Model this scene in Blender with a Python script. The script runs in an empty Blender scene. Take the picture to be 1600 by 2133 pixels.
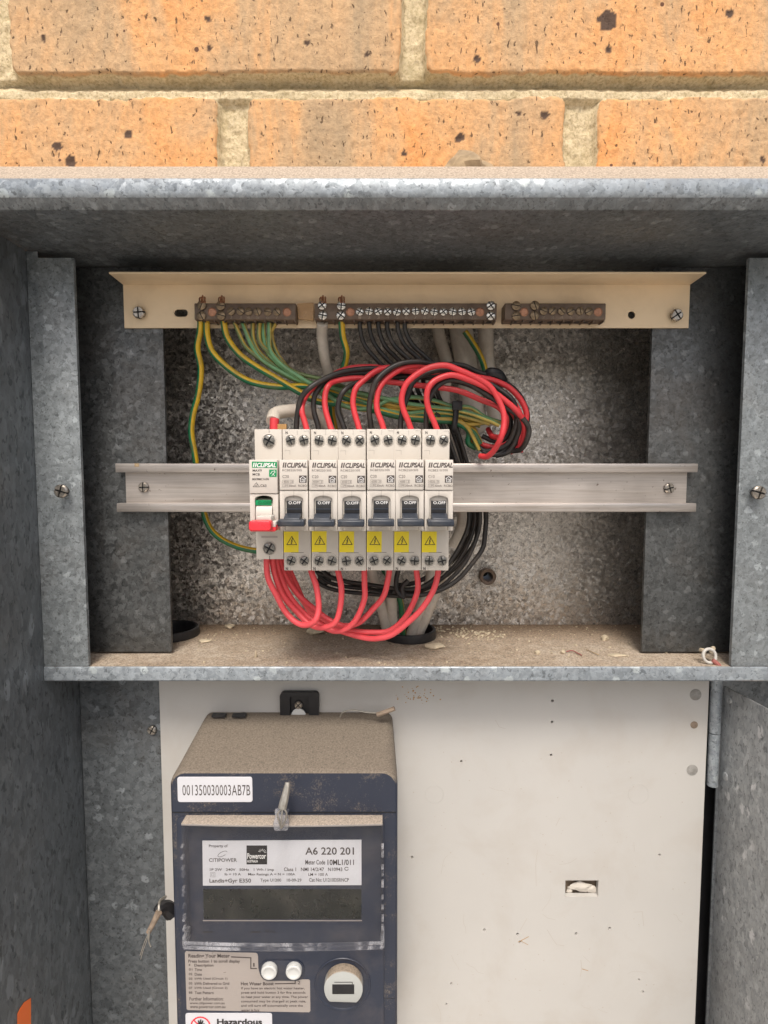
import bpy, bmesh, math, random
from mathutils import Vector, Matrix, noise
from mathutils.geometry import tessellate_polygon
R = math.radians
random.seed(7)
S = bpy.context.scene
COL = S.collection

# ------------------------------------------------------------------ camera, world, sun, exposure
F = 1150.0; PITCH = R(4.0); CD = 0.4
SP, CP = math.sin(PITCH), math.cos(PITCH)
cam = bpy.data.cameras.new('camera'); co = bpy.data.objects.new('camera', cam); COL.objects.link(co)
cam.sensor_fit = 'HORIZONTAL'; cam.sensor_width = 36; cam.lens = F/1600*36
cam.clip_start = 0.01; cam.clip_end = 200
co.location = (0, -CD, 0); co.rotation_euler = (R(90)-PITCH, 0, 0)
S.camera = co
w = bpy.data.worlds.new('World'); S.world = w; w.use_nodes = True
wn = w.node_tree.nodes; wl = w.node_tree.links
bg = wn['Background']
sky = wn.new('ShaderNodeTexSky'); sky.sky_type = 'NISHITA'; sky.sun_disc = False
sky.sun_elevation = R(56); sky.sun_rotation = R(180); sky.dust_density = 6; sky.air_density = 1.0; sky.ozone_density = 0.6
hs = wn.new('ShaderNodeHueSaturation'); hs.inputs['Saturation'].default_value = 0.75
wl.new(sky.outputs[0], hs.inputs['Color']); wl.new(hs.outputs[0], bg.inputs[0])
bg.inputs[1].default_value = 0.115
sd = bpy.data.lights.new('sun', 'SUN'); so = bpy.data.objects.new('sun', sd); COL.objects.link(so)
sd.energy = 1.5; sd.angle = R(17); sd.color = (1.0, 0.95, 0.87)
so.rotation_euler = (R(34), 0, R(-3)); so.location = (0, -2, 3)
S.view_settings.view_transform = 'Standard'; S.view_settings.look = 'None'
S.view_settings.gamma = 1; S.view_settings.use_curve_mapping = False
S.view_settings.exposure = 0.52
S.render.resolution_x = 768; S.render.resolution_y = 1024
S.render.engine = 'CYCLES'

# ------------------------------------------------------------------ measuring: photo pixel + distance -> place
def at(u, v, D):
    a = (u-800)/F; b = (v-1066.5)/F
    dy = CP - b*SP; dz = -SP - b*CP
    t = D/dy
    return Vector((a*t, D-CD, dz*t))
def Zv(v, D): return at(800, v, D).z
def Xu(u, v, D): return at(u, v, D).x
def Yd(D): return D-CD
def q2(u, v): return (200+u/2.2857, 540+v/2.2857)
def q4(u, v): return (500+u/3.478, 880+v/3.478)
def q5(u, v): return (500+u/2.6667, 1100+v/2.6667)
def q8(u, v): return (560+u/2.857, 740+v/2.857)
def qm(u, v): return (380+u/3.636, 1680+v/3.636)
def ql(u, v): return (360+u/3.478, 1930+v/3.478)

# ------------------------------------------------------------------ materials
def new_mat(name):
    m = bpy.data.materials.new(name); m.use_nodes = True
    return m, m.node_tree.nodes, m.node_tree.links, m.node_tree.nodes['Principled BSDF']
def ramp(n, stops):
    r = n.new('ShaderNodeValToRGB'); e = r.color_ramp.elements
    while len(e) < len(stops): e.new(0.5)
    for i, (p, c) in enumerate(stops):
        e[i].position = p; e[i].color = (c, c, c, 1) if isinstance(c, (int, float)) else (*c, 1)
    return r
def nnode(n, l, vec, scale, detail=4, rough=0.55, dist=0.0):
    t = n.new('ShaderNodeTexNoise'); t.inputs['Scale'].default_value = scale
    t.inputs['Detail'].default_value = detail; t.inputs['Roughness'].default_value = rough
    t.inputs['Distortion'].default_value = dist
    if vec is not None: l.new(vec, t.inputs['Vector'])
    return t
def mixc(n, l, fac, a, b, mode='MIX'):
    m = n.new('ShaderNodeMix'); m.data_type = 'RGBA'; m.blend_type = mode
    for s, x in ((m.inputs[0], fac), (m.inputs[6], a), (m.inputs[7], b)):
        if hasattr(x, 'links') or hasattr(x, 'is_output'): l.new(x, s)
        elif isinstance(x, (int, float)): s.default_value = x
        else: s.default_value = (*x, 1)
    return m.outputs[2]
def mth(n, l, op, a, b=0.5, clamp=False):
    m = n.new('ShaderNodeMath'); m.operation = op; m.use_clamp = clamp
    for s, x in ((m.inputs[0], a), (m.inputs[1], b)):
        if isinstance(x, (int, float)): s.default_value = x
        else: l.new(x, s)
    return m.outputs[0]

def simple(name, col, rough=0.5, metal=0.0, var=0.12, vs=60, bump=0.0, bs=400, dirt=None, dirt_amt=0.3, dirt_scale=30, spec=0.5):
    m, n, l, p = new_mat(name)
    tc = n.new('ShaderNodeTexCoord').outputs['Object']
    a = nnode(n, l, tc, vs, 5)
    r = ramp(n, [(0.3, tuple(c*(1-var) for c in col)), (0.7, tuple(min(1, c*(1+var)) for c in col))])
    l.new(a.outputs[0], r.inputs[0]); c = r.outputs[0]
    if dirt is not None:
        d = nnode(n, l, tc, dirt_scale, 8, 0.65, 0.4)
        dr = ramp(n, [(0.48, 0.0), (0.75, dirt_amt)]); l.new(d.outputs[0], dr.inputs[0])
        c = mixc(n, l, dr.outputs[0], c, dirt)
    l.new(c, p.inputs['Base Color'])
    p.inputs['Metallic'].default_value = metal
    p.inputs['Specular IOR Level'].default_value = spec
    rr = ramp(n, [(0.3, max(0, rough-0.08)), (0.7, min(1, rough+0.08))])
    b = nnode(n, l, tc, vs*3, 3); l.new(b.outputs[0], rr.inputs[0]); l.new(rr.outputs[0], p.inputs['Roughness'])
    if bump:
        bn = n.new('ShaderNodeBump'); bn.inputs['Strength'].default_value = bump; bn.inputs['Distance'].default_value = 0.0006
        t = nnode(n, l, tc, bs, 4); l.new(t.outputs[0], bn.inputs['Height']); l.new(bn.outputs[0], p.inputs['Normal'])
    return m

def galv(name, lo, hi, cell=260, fleck=0.5, facet=0.15, metal=0.5, dirtc=(0.13, 0.10, 0.075), dirt_amt=0.35, stretch=(1, 1, 1), rough=0.42, con=0.8):
    m, n, l, p = new_mat(name)
    tc = n.new('ShaderNodeTexCoord').outputs['Object']
    mp = n.new('ShaderNodeMapping'); mp.inputs['Scale'].default_value = stretch; l.new(tc, mp.inputs[0])
    ds = nnode(n, l, mp.outputs[0], cell*0.9, 3)
    off = n.new('ShaderNodeVectorMath'); off.operation = 'MULTIPLY_ADD'
    l.new(ds.outputs['Color'], off.inputs[0]); off.inputs[1].default_value = (0.006,)*3; l.new(mp.outputs[0], off.inputs[2])
    def vor(s):
        v = n.new('ShaderNodeTexVoronoi'); v.inputs['Scale'].default_value = s
        l.new(off.outputs[0], v.inputs['Vector']); return v
    v1 = vor(cell); v2 = vor(cell*0.55); v3 = vor(cell*1.9)
    s1 = n.new('ShaderNodeSeparateColor'); l.new(v1.outputs['Color'], s1.inputs[0])
    s2 = n.new('ShaderNodeSeparateColor'); l.new(v2.outputs['Color'], s2.inputs[0])
    s3 = n.new('ShaderNodeSeparateColor'); l.new(v3.outputs['Color'], s3.inputs[0])
    big = nnode(n, l, tc, 9, 5, 0.6)
    a = mth(n, l, 'MULTIPLY', s1.outputs[0], 0.38*con)
    b = mth(n, l, 'MULTIPLY', s3.outputs[1], 0.30*con)
    c = mth(n, l, 'MULTIPLY_ADD', big.outputs[0], 0.45); c.node.inputs[2].default_value = 0.34*(1-con)
    t = mth(n, l, 'ADD', mth(n, l, 'ADD', a, b), c)
    r = ramp(n, [(0.25, lo), (0.85, hi)]); l.new(t, r.inputs[0])
    fl = ramp(n, [(0.90, 0.0), (0.95, fleck)]); l.new(s2.outputs[2], fl.inputs[0])
    e = ramp(n, [(0.38, 1.0), (0.52, 0.0)]); l.new(v2.outputs['Distance'], e.inputs[0])
    ff = mth(n, l, 'MULTIPLY', fl.outputs[0], e.outputs[0])
    col = mixc(n, l, ff, r.outputs[0], tuple(min(0.70, h*1.6) for h in hi))
    # fine dark scratches and pits
    pt = nnode(n, l, mp.outputs[0], cell*1.5, 2, 0.5, 0.8)
    pr = ramp(n, [(0.33, 0.95), (0.40, 0.0)]); l.new(pt.outputs[0], pr.inputs[0])
    col = mixc(n, l, mth(n, l, 'MULTIPLY', pr.outputs[0], 0.6), col, tuple(x*0.35 for x in lo))
    dd = nnode(n, l, tc, 16, 9, 0.7, 0.5)
    dr = ramp(n, [(0.5, 0.0), (0.75, dirt_amt*0.8)]); l.new(dd.outputs[0], dr.inputs[0])
    col = mixc(n, l, dr.outputs[0], col, dirtc)
    l.new(col, p.inputs['Base Color'])
    p.inputs['Metallic'].default_value = metal
    rr = ramp(n, [(0.0, rough-0.1), (1.0, rough+0.2)]); l.new(s1.outputs[1], rr.inputs[0]); l.new(rr.outputs[0], p.inputs['Roughness'])
    geo = n.new('ShaderNodeNewGeometry')
    vm = n.new('ShaderNodeVectorMath'); vm.operation = 'SUBTRACT'; l.new(v1.outputs['Color'], vm.inputs[0]); vm.inputs[1].default_value = (0.5,)*3
    va = n.new('ShaderNodeVectorMath'); va.operation = 'MULTIPLY_ADD'; l.new(vm.outputs[0], va.inputs[0]); va.inputs[1].default_value = (facet,)*3
    bn = n.new('ShaderNodeBump'); bn.inputs['Strength'].default_value = 0.25; bn.inputs['Distance'].default_value = 0.0005
    l.new(pt.outputs[0], bn.inputs['Height']); l.new(bn.outputs[0], va.inputs[2])
    vn = n.new('ShaderNodeVectorMath'); vn.operation = 'NORMALIZE'; l.new(va.outputs[0], vn.inputs[0]); l.new(vn.outputs[0], p.inputs['Normal'])
    return m

M = {}
def rail_mat():
    m, n, l, p = new_mat('dusty_brushed_rail')
    tc = n.new('ShaderNodeTexCoord').outputs['Object']
    mp = n.new('ShaderNodeMapping'); mp.inputs['Scale'].default_value = (0.03, 1, 1); l.new(tc, mp.inputs[0])
    st = nnode(n, l, mp.outputs[0], 900, 4, 0.6); bl = nnode(n, l, tc, 14, 5, 0.6); sp = nnode(n, l, tc, 350, 3, 0.6, 0.5); gr = nnode(n, l, mp.outputs[0], 160, 5, 0.7)
    r = ramp(n, [(0.3, (0.40, 0.355, 0.325)), (0.55, (0.54, 0.49, 0.45)), (0.75, (0.62, 0.575, 0.54))]); l.new(mth(n, l, 'ADD', mth(n, l, 'MULTIPLY', st.outputs[0], 0.6), mth(n, l, 'MULTIPLY', bl.outputs[0], 0.4)), r.inputs[0])
    g = ramp(n, [(0.55, 0.0), (0.75, 0.6)]); l.new(gr.outputs[0], g.inputs[0])
    s = ramp(n, [(0.68, 0.0), (0.73, 0.8)]); l.new(sp.outputs[0], s.inputs[0])
    c = mixc(n, l, g.outputs[0], r.outputs[0], (0.30, 0.23, 0.17)); c = mixc(n, l, s.outputs[0], c, (0.10, 0.06, 0.04))
    l.new(c, p.inputs['Base Color']); p.inputs['Metallic'].default_value = 0.75
    rr = ramp(n, [(0.3, 0.22), (0.7, 0.5)]); l.new(bl.outputs[0], rr.inputs[0]); l.new(rr.outputs[0], p.inputs['Roughness'])
    bn = n.new('ShaderNodeBump'); bn.inputs['Strength'].default_value = 0.25; bn.inputs['Distance'].default_value = 0.0002; l.new(st.outputs[0], bn.inputs['Height']); l.new(bn.outputs[0], p.inputs['Normal'])
    return m
M['galv'] = galv('galvanised_steel', (0.125, 0.135, 0.142), (0.25, 0.27, 0.282), cell=330, stretch=(1, 1, 0.8))
M['galv_flange'] = galv('galvanised_flange', (0.15, 0.166, 0.174), (0.30, 0.328, 0.342), cell=330, metal=0.3, fleck=0.6)
M['galv_strip'] = galv('galvanised_strip', (0.076, 0.083, 0.088), (0.158, 0.172, 0.182), cell=250, metal=0.4, fleck=0.9)
M['galv_side'] = galv('galvanised_side', (0.12, 0.133, 0.142), (0.225, 0.245, 0.26), cell=240, fleck=0.5, stretch=(1, 1, 0.45), dirt_amt=0.2)
M['galv_back'] = galv('galvanised_back', (0.24, 0.225, 0.205), (0.84, 0.78, 0.71), cell=420, fleck=0.2, con=1.0, facet=0.30, metal=0.85, rough=0.38, dirt_amt=0.25)
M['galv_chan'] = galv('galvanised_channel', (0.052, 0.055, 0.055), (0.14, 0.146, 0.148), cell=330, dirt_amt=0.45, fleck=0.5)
M['galv_lip'] = galv('galvanised_lip', (0.20, 0.225, 0.245), (0.40, 0.44, 0.475), cell=260, fleck=0.5, dirt_amt=0.3, metal=0.4)
M['galv_door'] = galv('galvanised_door', (0.25, 0.26, 0.265), (0.44, 0.455, 0.46), cell=340, fleck=0.7, dirt_amt=0.25, stretch=(1, 1, 0.5), metal=0.35)
M['alu'] = rail_mat()
M['cream'] = simple('cream_painted_steel', (0.80, 0.63, 0.42), 0.42, 0, 0.05, 25, 0.06, 700, dirt=(0.38, 0.25, 0.14), dirt_amt=0.25)
M['board'] = simple('cream_board', (0.515, 0.498, 0.47), 0.5, 0, 0.03, 12, 0.05, 500, dirt=(0.36, 0.29, 0.22), dirt_amt=0.26, dirt_scale=18)
M['brown'] = simple('brown_terminal_moulding', (0.115, 0.075, 0.05), 0.5, 0, 0.2, 120, 0.2, 900, dirt=(0.24, 0.18, 0.13), dirt_amt=0.6, dirt_scale=90)
M['brass'] = simple('aged_brass', (0.26, 0.19, 0.12), 0.38, 0.8, 0.35, 500)
M['nickel'] = simple('nickel_screw', (0.62, 0.58, 0.52), 0.25, 1.0, 0.3, 600)
M['darkscrew'] = simple('dark_steel_screw', (0.20, 0.19, 0.18), 0.3, 0.9, 0.4, 900)
M['clampmetal'] = simple('clamp_screw_steel', (0.22, 0.21, 0.19), 0.35, 0.85, 0.6, 900)
M['steelscrew'] = simple('steel_screw', (0.42, 0.38, 0.33), 0.33, 0.9, 0.25, 500)
M['copper'] = simple('copper', (0.36, 0.18, 0.11), 0.4, 0.8, 0.3, 500)
M['white'] = simple('white_moulding', (0.56, 0.515, 0.455), 0.42, 0, 0.03, 40, 0.03, 900, dirt=(0.5, 0.42, 0.33), dirt_amt=0.22, dirt_scale=60)
M['whiteplate'] = simple('white_front_plate', (0.60, 0.555, 0.50), 0.38, 0, 0.02, 40, dirt=(0.55, 0.48, 0.38), dirt_amt=0.15, dirt_scale=60)
M['blackpl'] = simple('black_plastic', (0.014, 0.014, 0.016), 0.45, 0, 0.2, 90, dirt=(0.12, 0.10, 0.08), dirt_amt=0.2, dirt_scale=120)
M['lever'] = simple('slate_lever', (0.026, 0.033, 0.047), 0.38, 0, 0.1, 90, dirt=(0.2, 0.18, 0.15), dirt_amt=0.2, dirt_scale=120)
M['redlever'] = simple('red_lever', (0.78, 0.035, 0.05), 0.3, 0, 0.05, 60)
M['green'] = simple('green_print', (0.0, 0.26, 0.085), 0.45, 0, 0.06, 90)
M['grnink'] = simple('dark_green_ink', (0.0, 0.12, 0.04), 0.5, 0, 0.06, 90)
M['ink'] = simple('dark_ink', (0.075, 0.06, 0.055), 0.55, 0, 0.15, 500)
M['greyink'] = simple('grey_ink', (0.19, 0.16, 0.145), 0.6, 0, 0.15, 500)
M['whiteink'] = simple('white_ink', (0.80, 0.79, 0.77), 0.5, 0, 0.05, 500)
M['blackink'] = simple('black_ink', (0.02, 0.018, 0.018), 0.5, 0, 0.15, 500)
M['yellow'] = simple('yellow_sticker', (0.88, 0.70, 0.015), 0.4, 0, 0.03, 40, dirt=(0.6, 0.5, 0.2), dirt_amt=0.25, dirt_scale=80)
M['redwire'] = simple('red_insulation', (0.66, 0.045, 0.055), 0.42, 0, 0.10, 60, dirt=(0.35, 0.06, 0.05), dirt_amt=0.35, dirt_scale=70)
M['redwire_lit'] = simple('lit_red_insulation', (0.80, 0.085, 0.10), 0.44, 0, 0.05, 60, dirt=(0.5, 0.1, 0.09), dirt_amt=0.2, dirt_scale=70)  # lighter copy of the red, painting the stronger light on the lower wires
M['blackwire'] = simple('black_insulation', (0.022, 0.02, 0.019), 0.42, 0, 0.25, 80, dirt=(0.13, 0.10, 0.08), dirt_amt=0.4, dirt_scale=90)
M['whitewire'] = simple('grey_white_sheath', (0.60, 0.54, 0.46), 0.5, 0, 0.12, 60, 0.1, 500, dirt=(0.25, 0.19, 0.13), dirt_amt=0.5, dirt_scale=60)
M['meter'] = simple('slate_meter_case', (0.023, 0.029, 0.048), 0.42, 0, 0.06, 60, 0.05, 900, dirt=(0.22, 0.18, 0.15), dirt_amt=0.18, dirt_scale=45)
M['sticker'] = simple('white_sticker', (0.62, 0.62, 0.65), 0.38, 0, 0.02, 40)
M['silver'] = simple('silver_sticker', (0.40, 0.355, 0.325), 0.35, 0.25, 0.05, 30)
M['lcd'] = simple('lcd_glass', (0.008, 0.010, 0.007), 0.3, 0, 0.25, 50, dirt=(0.11, 0.10, 0.08), dirt_amt=0.3, dirt_scale=60)
M['button'] = simple('button_white', (0.58, 0.58, 0.56), 0.4, 0, 0.03, 60)
M['portgrey'] = simple('port_grey', (0.50, 0.48, 0.44), 0.6, 0, 0.05, 60)
M['seal'] = simple('seal_metal', (0.36, 0.34, 0.30), 0.4, 0.6, 0.2, 300, dirt=(0.35, 0.27, 0.2), dirt_amt=0.5, dirt_scale=150)
M['sealtan'] = simple('dusty_tan_seal', (0.25, 0.19, 0.14), 0.7, 0, 0.3, 200)
M['orange'] = simple('orange_sticker', (0.95, 0.19, 0.035), 0.5, 0, 0.03, 30)
M['scratchgrey'] = simple('faint_scratch', (0.43, 0.38, 0.33), 0.6)
M['dullred'] = simple('dusty_red_plastic', (0.30, 0.10, 0.085), 0.7, 0, 0.2, 200)
M['void'] = simple('dark_void', (0.012, 0.012, 0.014), 0.6, 0, 0.2, 60)
M['tape'] = simple('amber_tape', (0.42, 0.24, 0.09), 0.3, 0, 0.15, 90)
M['stone'] = simple('pale_stone', (0.50, 0.42, 0.30), 0.85, 0, 0.25, 150, 0.6, 500)
M['rock'] = simple('brown_stone', (0.34, 0.25, 0.15), 0.85, 0, 0.35, 120, 0.6, 400)
M['ground'] = simple('concrete_ground', (0.43, 0.415, 0.385), 0.85, 0, 0.15, 3, 0.2, 60)
M['hole'] = simple('filler_plug', (0.30, 0.29, 0.27), 0.6, 0, 0.2, 300, 0.2, 800, dirt=(0.15, 0.12, 0.1), dirt_amt=0.6, dirt_scale=200)

def dusty(name, base, dust, lo, hi, rough=0.42):
    m, n, l, p = new_mat(name)
    tc = n.new('ShaderNodeTexCoord').outputs['Object']
    g = n.new('ShaderNodeNewGeometry'); sx = n.new('ShaderNodeSeparateXYZ'); l.new(g.outputs['True Normal'], sx.inputs[0])
    a = nnode(n, l, tc, 55, 8, 0.7); b = nnode(n, l, tc, 900, 3, 0.7)
    t = mth(n, l, 'ADD', sx.outputs[2], mth(n, l, 'MULTIPLY', mth(n, l, 'SUBTRACT', a.outputs[0], 0.5), 1.0))
    t = mth(n, l, 'ADD', t, mth(n, l, 'MULTIPLY', mth(n, l, 'SUBTRACT', b.outputs[0], 0.5), 0.6))
    r = ramp(n, [(lo, 0.0), (hi, 1.0)]); l.new(t, r.inputs[0])
    dv = ramp(n, [(0.3, tuple(x*0.6 for x in dust)), (0.7, tuple(x*1.3 for x in dust))]); l.new(b.outputs[0], dv.inputs[0])
    l.new(mixc(n, l, r.outputs[0], base, dv.outputs[0]), p.inputs['Base Color'])
    rr = ramp(n, [(0, rough), (1, 0.95)]); l.new(r.outputs[0], rr.inputs[0]); l.new(rr.outputs[0], p.inputs['Roughness'])
    bn = n.new('ShaderNodeBump'); bn.inputs['Strength'].default_value = 0.3; bn.inputs['Distance'].default_value = 0.0004
    l.new(b.outputs[0], bn.inputs['Height']); l.new(bn.outputs[0], p.inputs['Normal'])
    return m
def thin(m, f):
    n, l = m.node_tree.nodes, m.node_tree.links; p = n['Principled BSDF']; out = [x for x in n if x.type == 'OUTPUT_MATERIAL'][0]
    tr = n.new('ShaderNodeBsdfTransparent'); ms = n.new('ShaderNodeMixShader'); ms.inputs[0].default_value = 1-f
    l.new(tr.outputs[0], ms.inputs[1]); l.new(p.outputs[0], ms.inputs[2]); l.new(ms.outputs[0], out.inputs[0]); return m
M['metertop'] = dusty('dust_covered_case', (0.023, 0.029, 0.048), (0.19, 0.157, 0.122), 0.06, 0.38)
M['coverdust'] = thin(dusty('dust_on_clear_lid', (0.35, 0.33, 0.32), (0.50, 0.42, 0.34), 0.25, 0.6), 0.35)
M['portdust'] = dusty('dusty_port', (0.42, 0.43, 0.41), (0.30, 0.24, 0.18), 0.2, 0.6, 0.5)
M['hooddust'] = dusty('dusty_hood_edge', (0.40, 0.41, 0.42), (0.43, 0.355, 0.28), 0.15, 0.45, 0.5)

def floor_mat():
    m, n, l, p = new_mat('sandy_dust_on_steel')
    tc = n.new('ShaderNodeTexCoord').outputs['Object']
    a = nnode(n, l, tc, 14, 8, 0.65, 0.6); b = nnode(n, l, tc, 700, 3, 0.8); c = nnode(n, l, tc, 120, 5, 0.6)
    r = ramp(n, [(0.3, (0.22, 0.155, 0.10)), (0.5, (0.38, 0.305, 0.23)), (0.72, (0.52, 0.45, 0.37))])
    t = mth(n, l, 'ADD', mth(n, l, 'MULTIPLY', a.outputs[0], 0.6), mth(n, l, 'MULTIPLY', c.outputs[0], 0.4)); l.new(t, r.inputs[0])
    gr = ramp(n, [(0.33, 0.45), (0.5, 1.0), (0.66, 1.35)]); l.new(b.outputs[0], gr.inputs[0])
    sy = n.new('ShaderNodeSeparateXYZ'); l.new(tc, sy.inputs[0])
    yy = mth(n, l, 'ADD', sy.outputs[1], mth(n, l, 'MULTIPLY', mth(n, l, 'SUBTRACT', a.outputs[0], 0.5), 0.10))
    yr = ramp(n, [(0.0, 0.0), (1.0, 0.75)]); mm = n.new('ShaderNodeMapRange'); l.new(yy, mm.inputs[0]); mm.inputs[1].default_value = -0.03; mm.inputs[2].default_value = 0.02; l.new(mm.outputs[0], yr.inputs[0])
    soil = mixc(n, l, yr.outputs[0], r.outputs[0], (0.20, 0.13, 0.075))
    l.new(mixc(n, l, 1.0, soil, gr.outputs[0], 'MULTIPLY'), p.inputs['Base Color'])
    p.inputs['Roughness'].default_value = 0.95
    bn = n.new('ShaderNodeBump'); bn.inputs['Strength'].default_value = 0.7; bn.inputs['Distance'].default_value = 0.0008
    l.new(b.outputs[0], bn.inputs['Height']); l.new(bn.outputs[0], p.inputs['Normal'])
    return m
M['floor'] = floor_mat()

def striped(name, gcol, ycol, frac, twist):
    m, n, l, p = new_mat(name)
    uv = n.new('ShaderNodeUVMap'); uv.uv_map = 'UVMap'
    sp = n.new('ShaderNodeSeparateXYZ'); l.new(uv.outputs[0], sp.inputs[0])
    f = mth(n, l, 'FRACT', mth(n, l, 'ADD', mth(n, l, 'ADD', sp.outputs[0], 0.46), mth(n, l, 'MULTIPLY', sp.outputs[1], twist)))
    r = ramp(n, [(frac-0.01, 1.0), (frac+0.01, 0.0)]); l.new(f, r.inputs[0])
    tc = n.new('ShaderNodeTexCoord').outputs['Object']
    c = mixc(n, l, r.outputs[0], gcol, ycol)
    d = nnode(n, l, tc, 90, 7, 0.65); dr = ramp(n, [(0.45, 0.0), (0.75, 0.55)]); l.new(d.outputs[0], dr.inputs[0])
    l.new(mixc(n, l, dr.outputs[0], c, (0.16, 0.12, 0.06)), p.inputs['Base Color'])
    p.inputs['Roughness'].default_value = 0.4
    return m
M['gy'] = striped('green_yellow_insulation', (0.01, 0.15, 0.06), (0.68, 0.42, 0.02), 0.5, 0.8)
M['gyold'] = striped('faded_green_yellow_insulation', (0.15, 0.21, 0.08), (0.55, 0.38, 0.07), 0.5, 5)
M['gypale'] = striped('pale_green_yellow_insulation', (0.15, 0.34, 0.16), (0.58, 0.47, 0.12), 0.4, 3)

def clear_mat(name, tint, fac, rough, base=(0.16, 0.15, 0.15)):
    m, n, l, p = new_mat(name)
    out = [x for x in n if x.type == 'OUTPUT_MATERIAL'][0]
    tr = n.new('ShaderNodeBsdfTransparent'); tr.inputs[0].default_value = (*tint, 1)
    p.inputs['Base Color'].default_value = (*base, 1); p.inputs['Roughness'].default_value = rough
    fr = n.new('ShaderNodeLayerWeight'); fr.inputs[0].default_value = 0.5
    tc = n.new('ShaderNodeTexCoord').outputs['Object']
    a = nnode(n, l, tc, 28, 8, 0.7, 1.0); rr = ramp(n, [(0.42, 0.0), (0.8, fac)]); l.new(a.outputs[0], rr.inputs[0])
    t = mth(n, l, 'ADD', mth(n, l, 'ADD', mth(n, l, 'MULTIPLY', mth(n, l, 'POWER', fr.outputs['Facing'], 4.0), 0.7), 0.03), rr.outputs[0], True)
    ms = n.new('ShaderNodeMixShader'); l.new(t, ms.inputs[0]); l.new(tr.outputs[0], ms.inputs[1]); l.new(p.outputs[0], ms.inputs[2])
    l.new(ms.outputs[0], out.inputs[0])
    return m
M['clear'] = clear_mat('clear_polycarbonate', (0.98, 0.98, 0.98), 0.07, 0.06)
M['clearedge'] = clear_mat('clear_polycarbonate_edge', (0.9, 0.9, 0.92), 0.9, 0.12, (0.6, 0.6, 0.62))

def brick_mat():
    m, n, l, p = new_mat('wirecut_brick_and_mortar')
    tc = n.new('ShaderNodeTexCoord').outputs['Object']
    at_ = n.new('ShaderNodeAttribute'); at_.attribute_name = 'brick'
    tn = n.new('ShaderNodeAttribute'); tn.attribute_name = 'tint'
    pit = n.new('ShaderNodeAttribute'); pit.attribute_name = 'pit'
    mp = n.new('ShaderNodeMapping'); mp.inputs['Scale'].default_value = (1, 1, 0.35); l.new(tc, mp.inputs[0])
    big = nnode(n, l, mp.outputs[0], 17, 5, 0.65, 0.5)
    t = mth(n, l, 'ADD', mth(n, l, 'MULTIPLY', big.outputs[0], 0.88), mth(n, l, 'MULTIPLY', tn.outputs['Fac'], 0.16))
    r = ramp(n, [(0.32, (0.47, 0.335, 0.20)), (0.44, (0.61, 0.395, 0.215)), (0.56, (0.77, 0.415, 0.18)), (0.72, (0.83, 0.345, 0.105))]); l.new(t, r.inputs[0])
    fine = nnode(n, l, tc, 260, 6, 0.7); fr = ramp(n, [(0.3, 0.72), (0.55, 1.0), (0.8, 1.15)]); l.new(fine.outputs[0], fr.inputs[0])
    bc = mixc(n, l, 1.0, r.outputs[0], fr.outputs[0], 'MULTIPLY')
    # wire-cut drag marks: short dark vertical nicks
    ms = n.new('ShaderNodeMapping'); ms.inputs['Scale'].default_value = (1, 1, 0.45); l.new(tc, ms.inputs[0])
    k = nnode(n, l, ms.outputs[0], 400, 3, 0.6, 0.4); kr = ramp(n, [(0.63, 0.0), (0.67, 0.9)]); l.new(k.outputs[0], kr.inputs[0])
    bc = mixc(n, l, kr.outputs[0], bc, (0.12, 0.07, 0.035))
    vs = n.new('ShaderNodeTexVoronoi'); vs.inputs['Scale'].default_value = 62; l.new(tc, vs.inputs[0])
    sc = n.new('ShaderNodeSeparateColor'); l.new(vs.outputs['Color'], sc.inputs[0])
    sz = mth(n, l, 'MULTIPLY', mth(n, l, 'SUBTRACT', sc.outputs[0], 0.62), 0.5)
    di = mth(n, l, 'LESS_THAN', mth(n, l, 'ADD', vs.outputs['Distance'], mth(n, l, 'MULTIPLY', fine.outputs[0], 0.12)), sz)
    inc = ramp(n, [(0.0, (0.09, 0.045, 0.035)), (0.55, (0.22, 0.10, 0.05)), (0.8, (0.60, 0.45, 0.32))]); l.new(sc.outputs[1], inc.inputs[0])
    bc = mixc(n, l, di, bc, inc.outputs[0])
    bc = mixc(n, l, pit.outputs['Fac'], bc, (0.10, 0.06, 0.04))
    mo = nnode(n, l, tc, 480, 6, 0.75); mr = ramp(n, [(0.3, (0.34, 0.26, 0.14)), (0.5, (0.66, 0.54, 0.34)), (0.75, (0.84, 0.73, 0.52))]); l.new(mo.outputs[0], mr.inputs[0])
    md = nnode(n, l, tc, 40, 6, 0.6); mdr = ramp(n, [(0.5, 0.0), (0.75, 0.5)]); l.new(md.outputs[0], mdr.inputs[0])
    mc = mixc(n, l, mdr.outputs[0], mr.outputs[0], (0.30, 0.24, 0.10))
    bf = ramp(n, [(0.72, 0.0), (0.86, 1.0)]); l.new(at_.outputs['Fac'], bf.inputs[0])
    l.new(mixc(n, l, bf.outputs[0], mc, bc), p.inputs['Base Color'])
    p.inputs['Roughness'].default_value = 0.9
    h = mth(n, l, 'ADD', mth(n, l, 'MULTIPLY', fine.outputs[0], 0.5), mth(n, l, 'MULTIPLY', mo.outputs[0], 0.5))
    h = mth(n, l, 'SUBTRACT', h, mth(n, l, 'MULTIPLY', kr.outputs[0], 0.6))
    bn = n.new('ShaderNodeBump'); bn.inputs['Strength'].default_value = 0.8; bn.inputs['Distance'].default_value = 0.0022
    l.new(h, bn.inputs['Height']); l.new(bn.outputs[0], p.inputs['Normal'])
    return m
M['brick'] = brick_mat()

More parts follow.
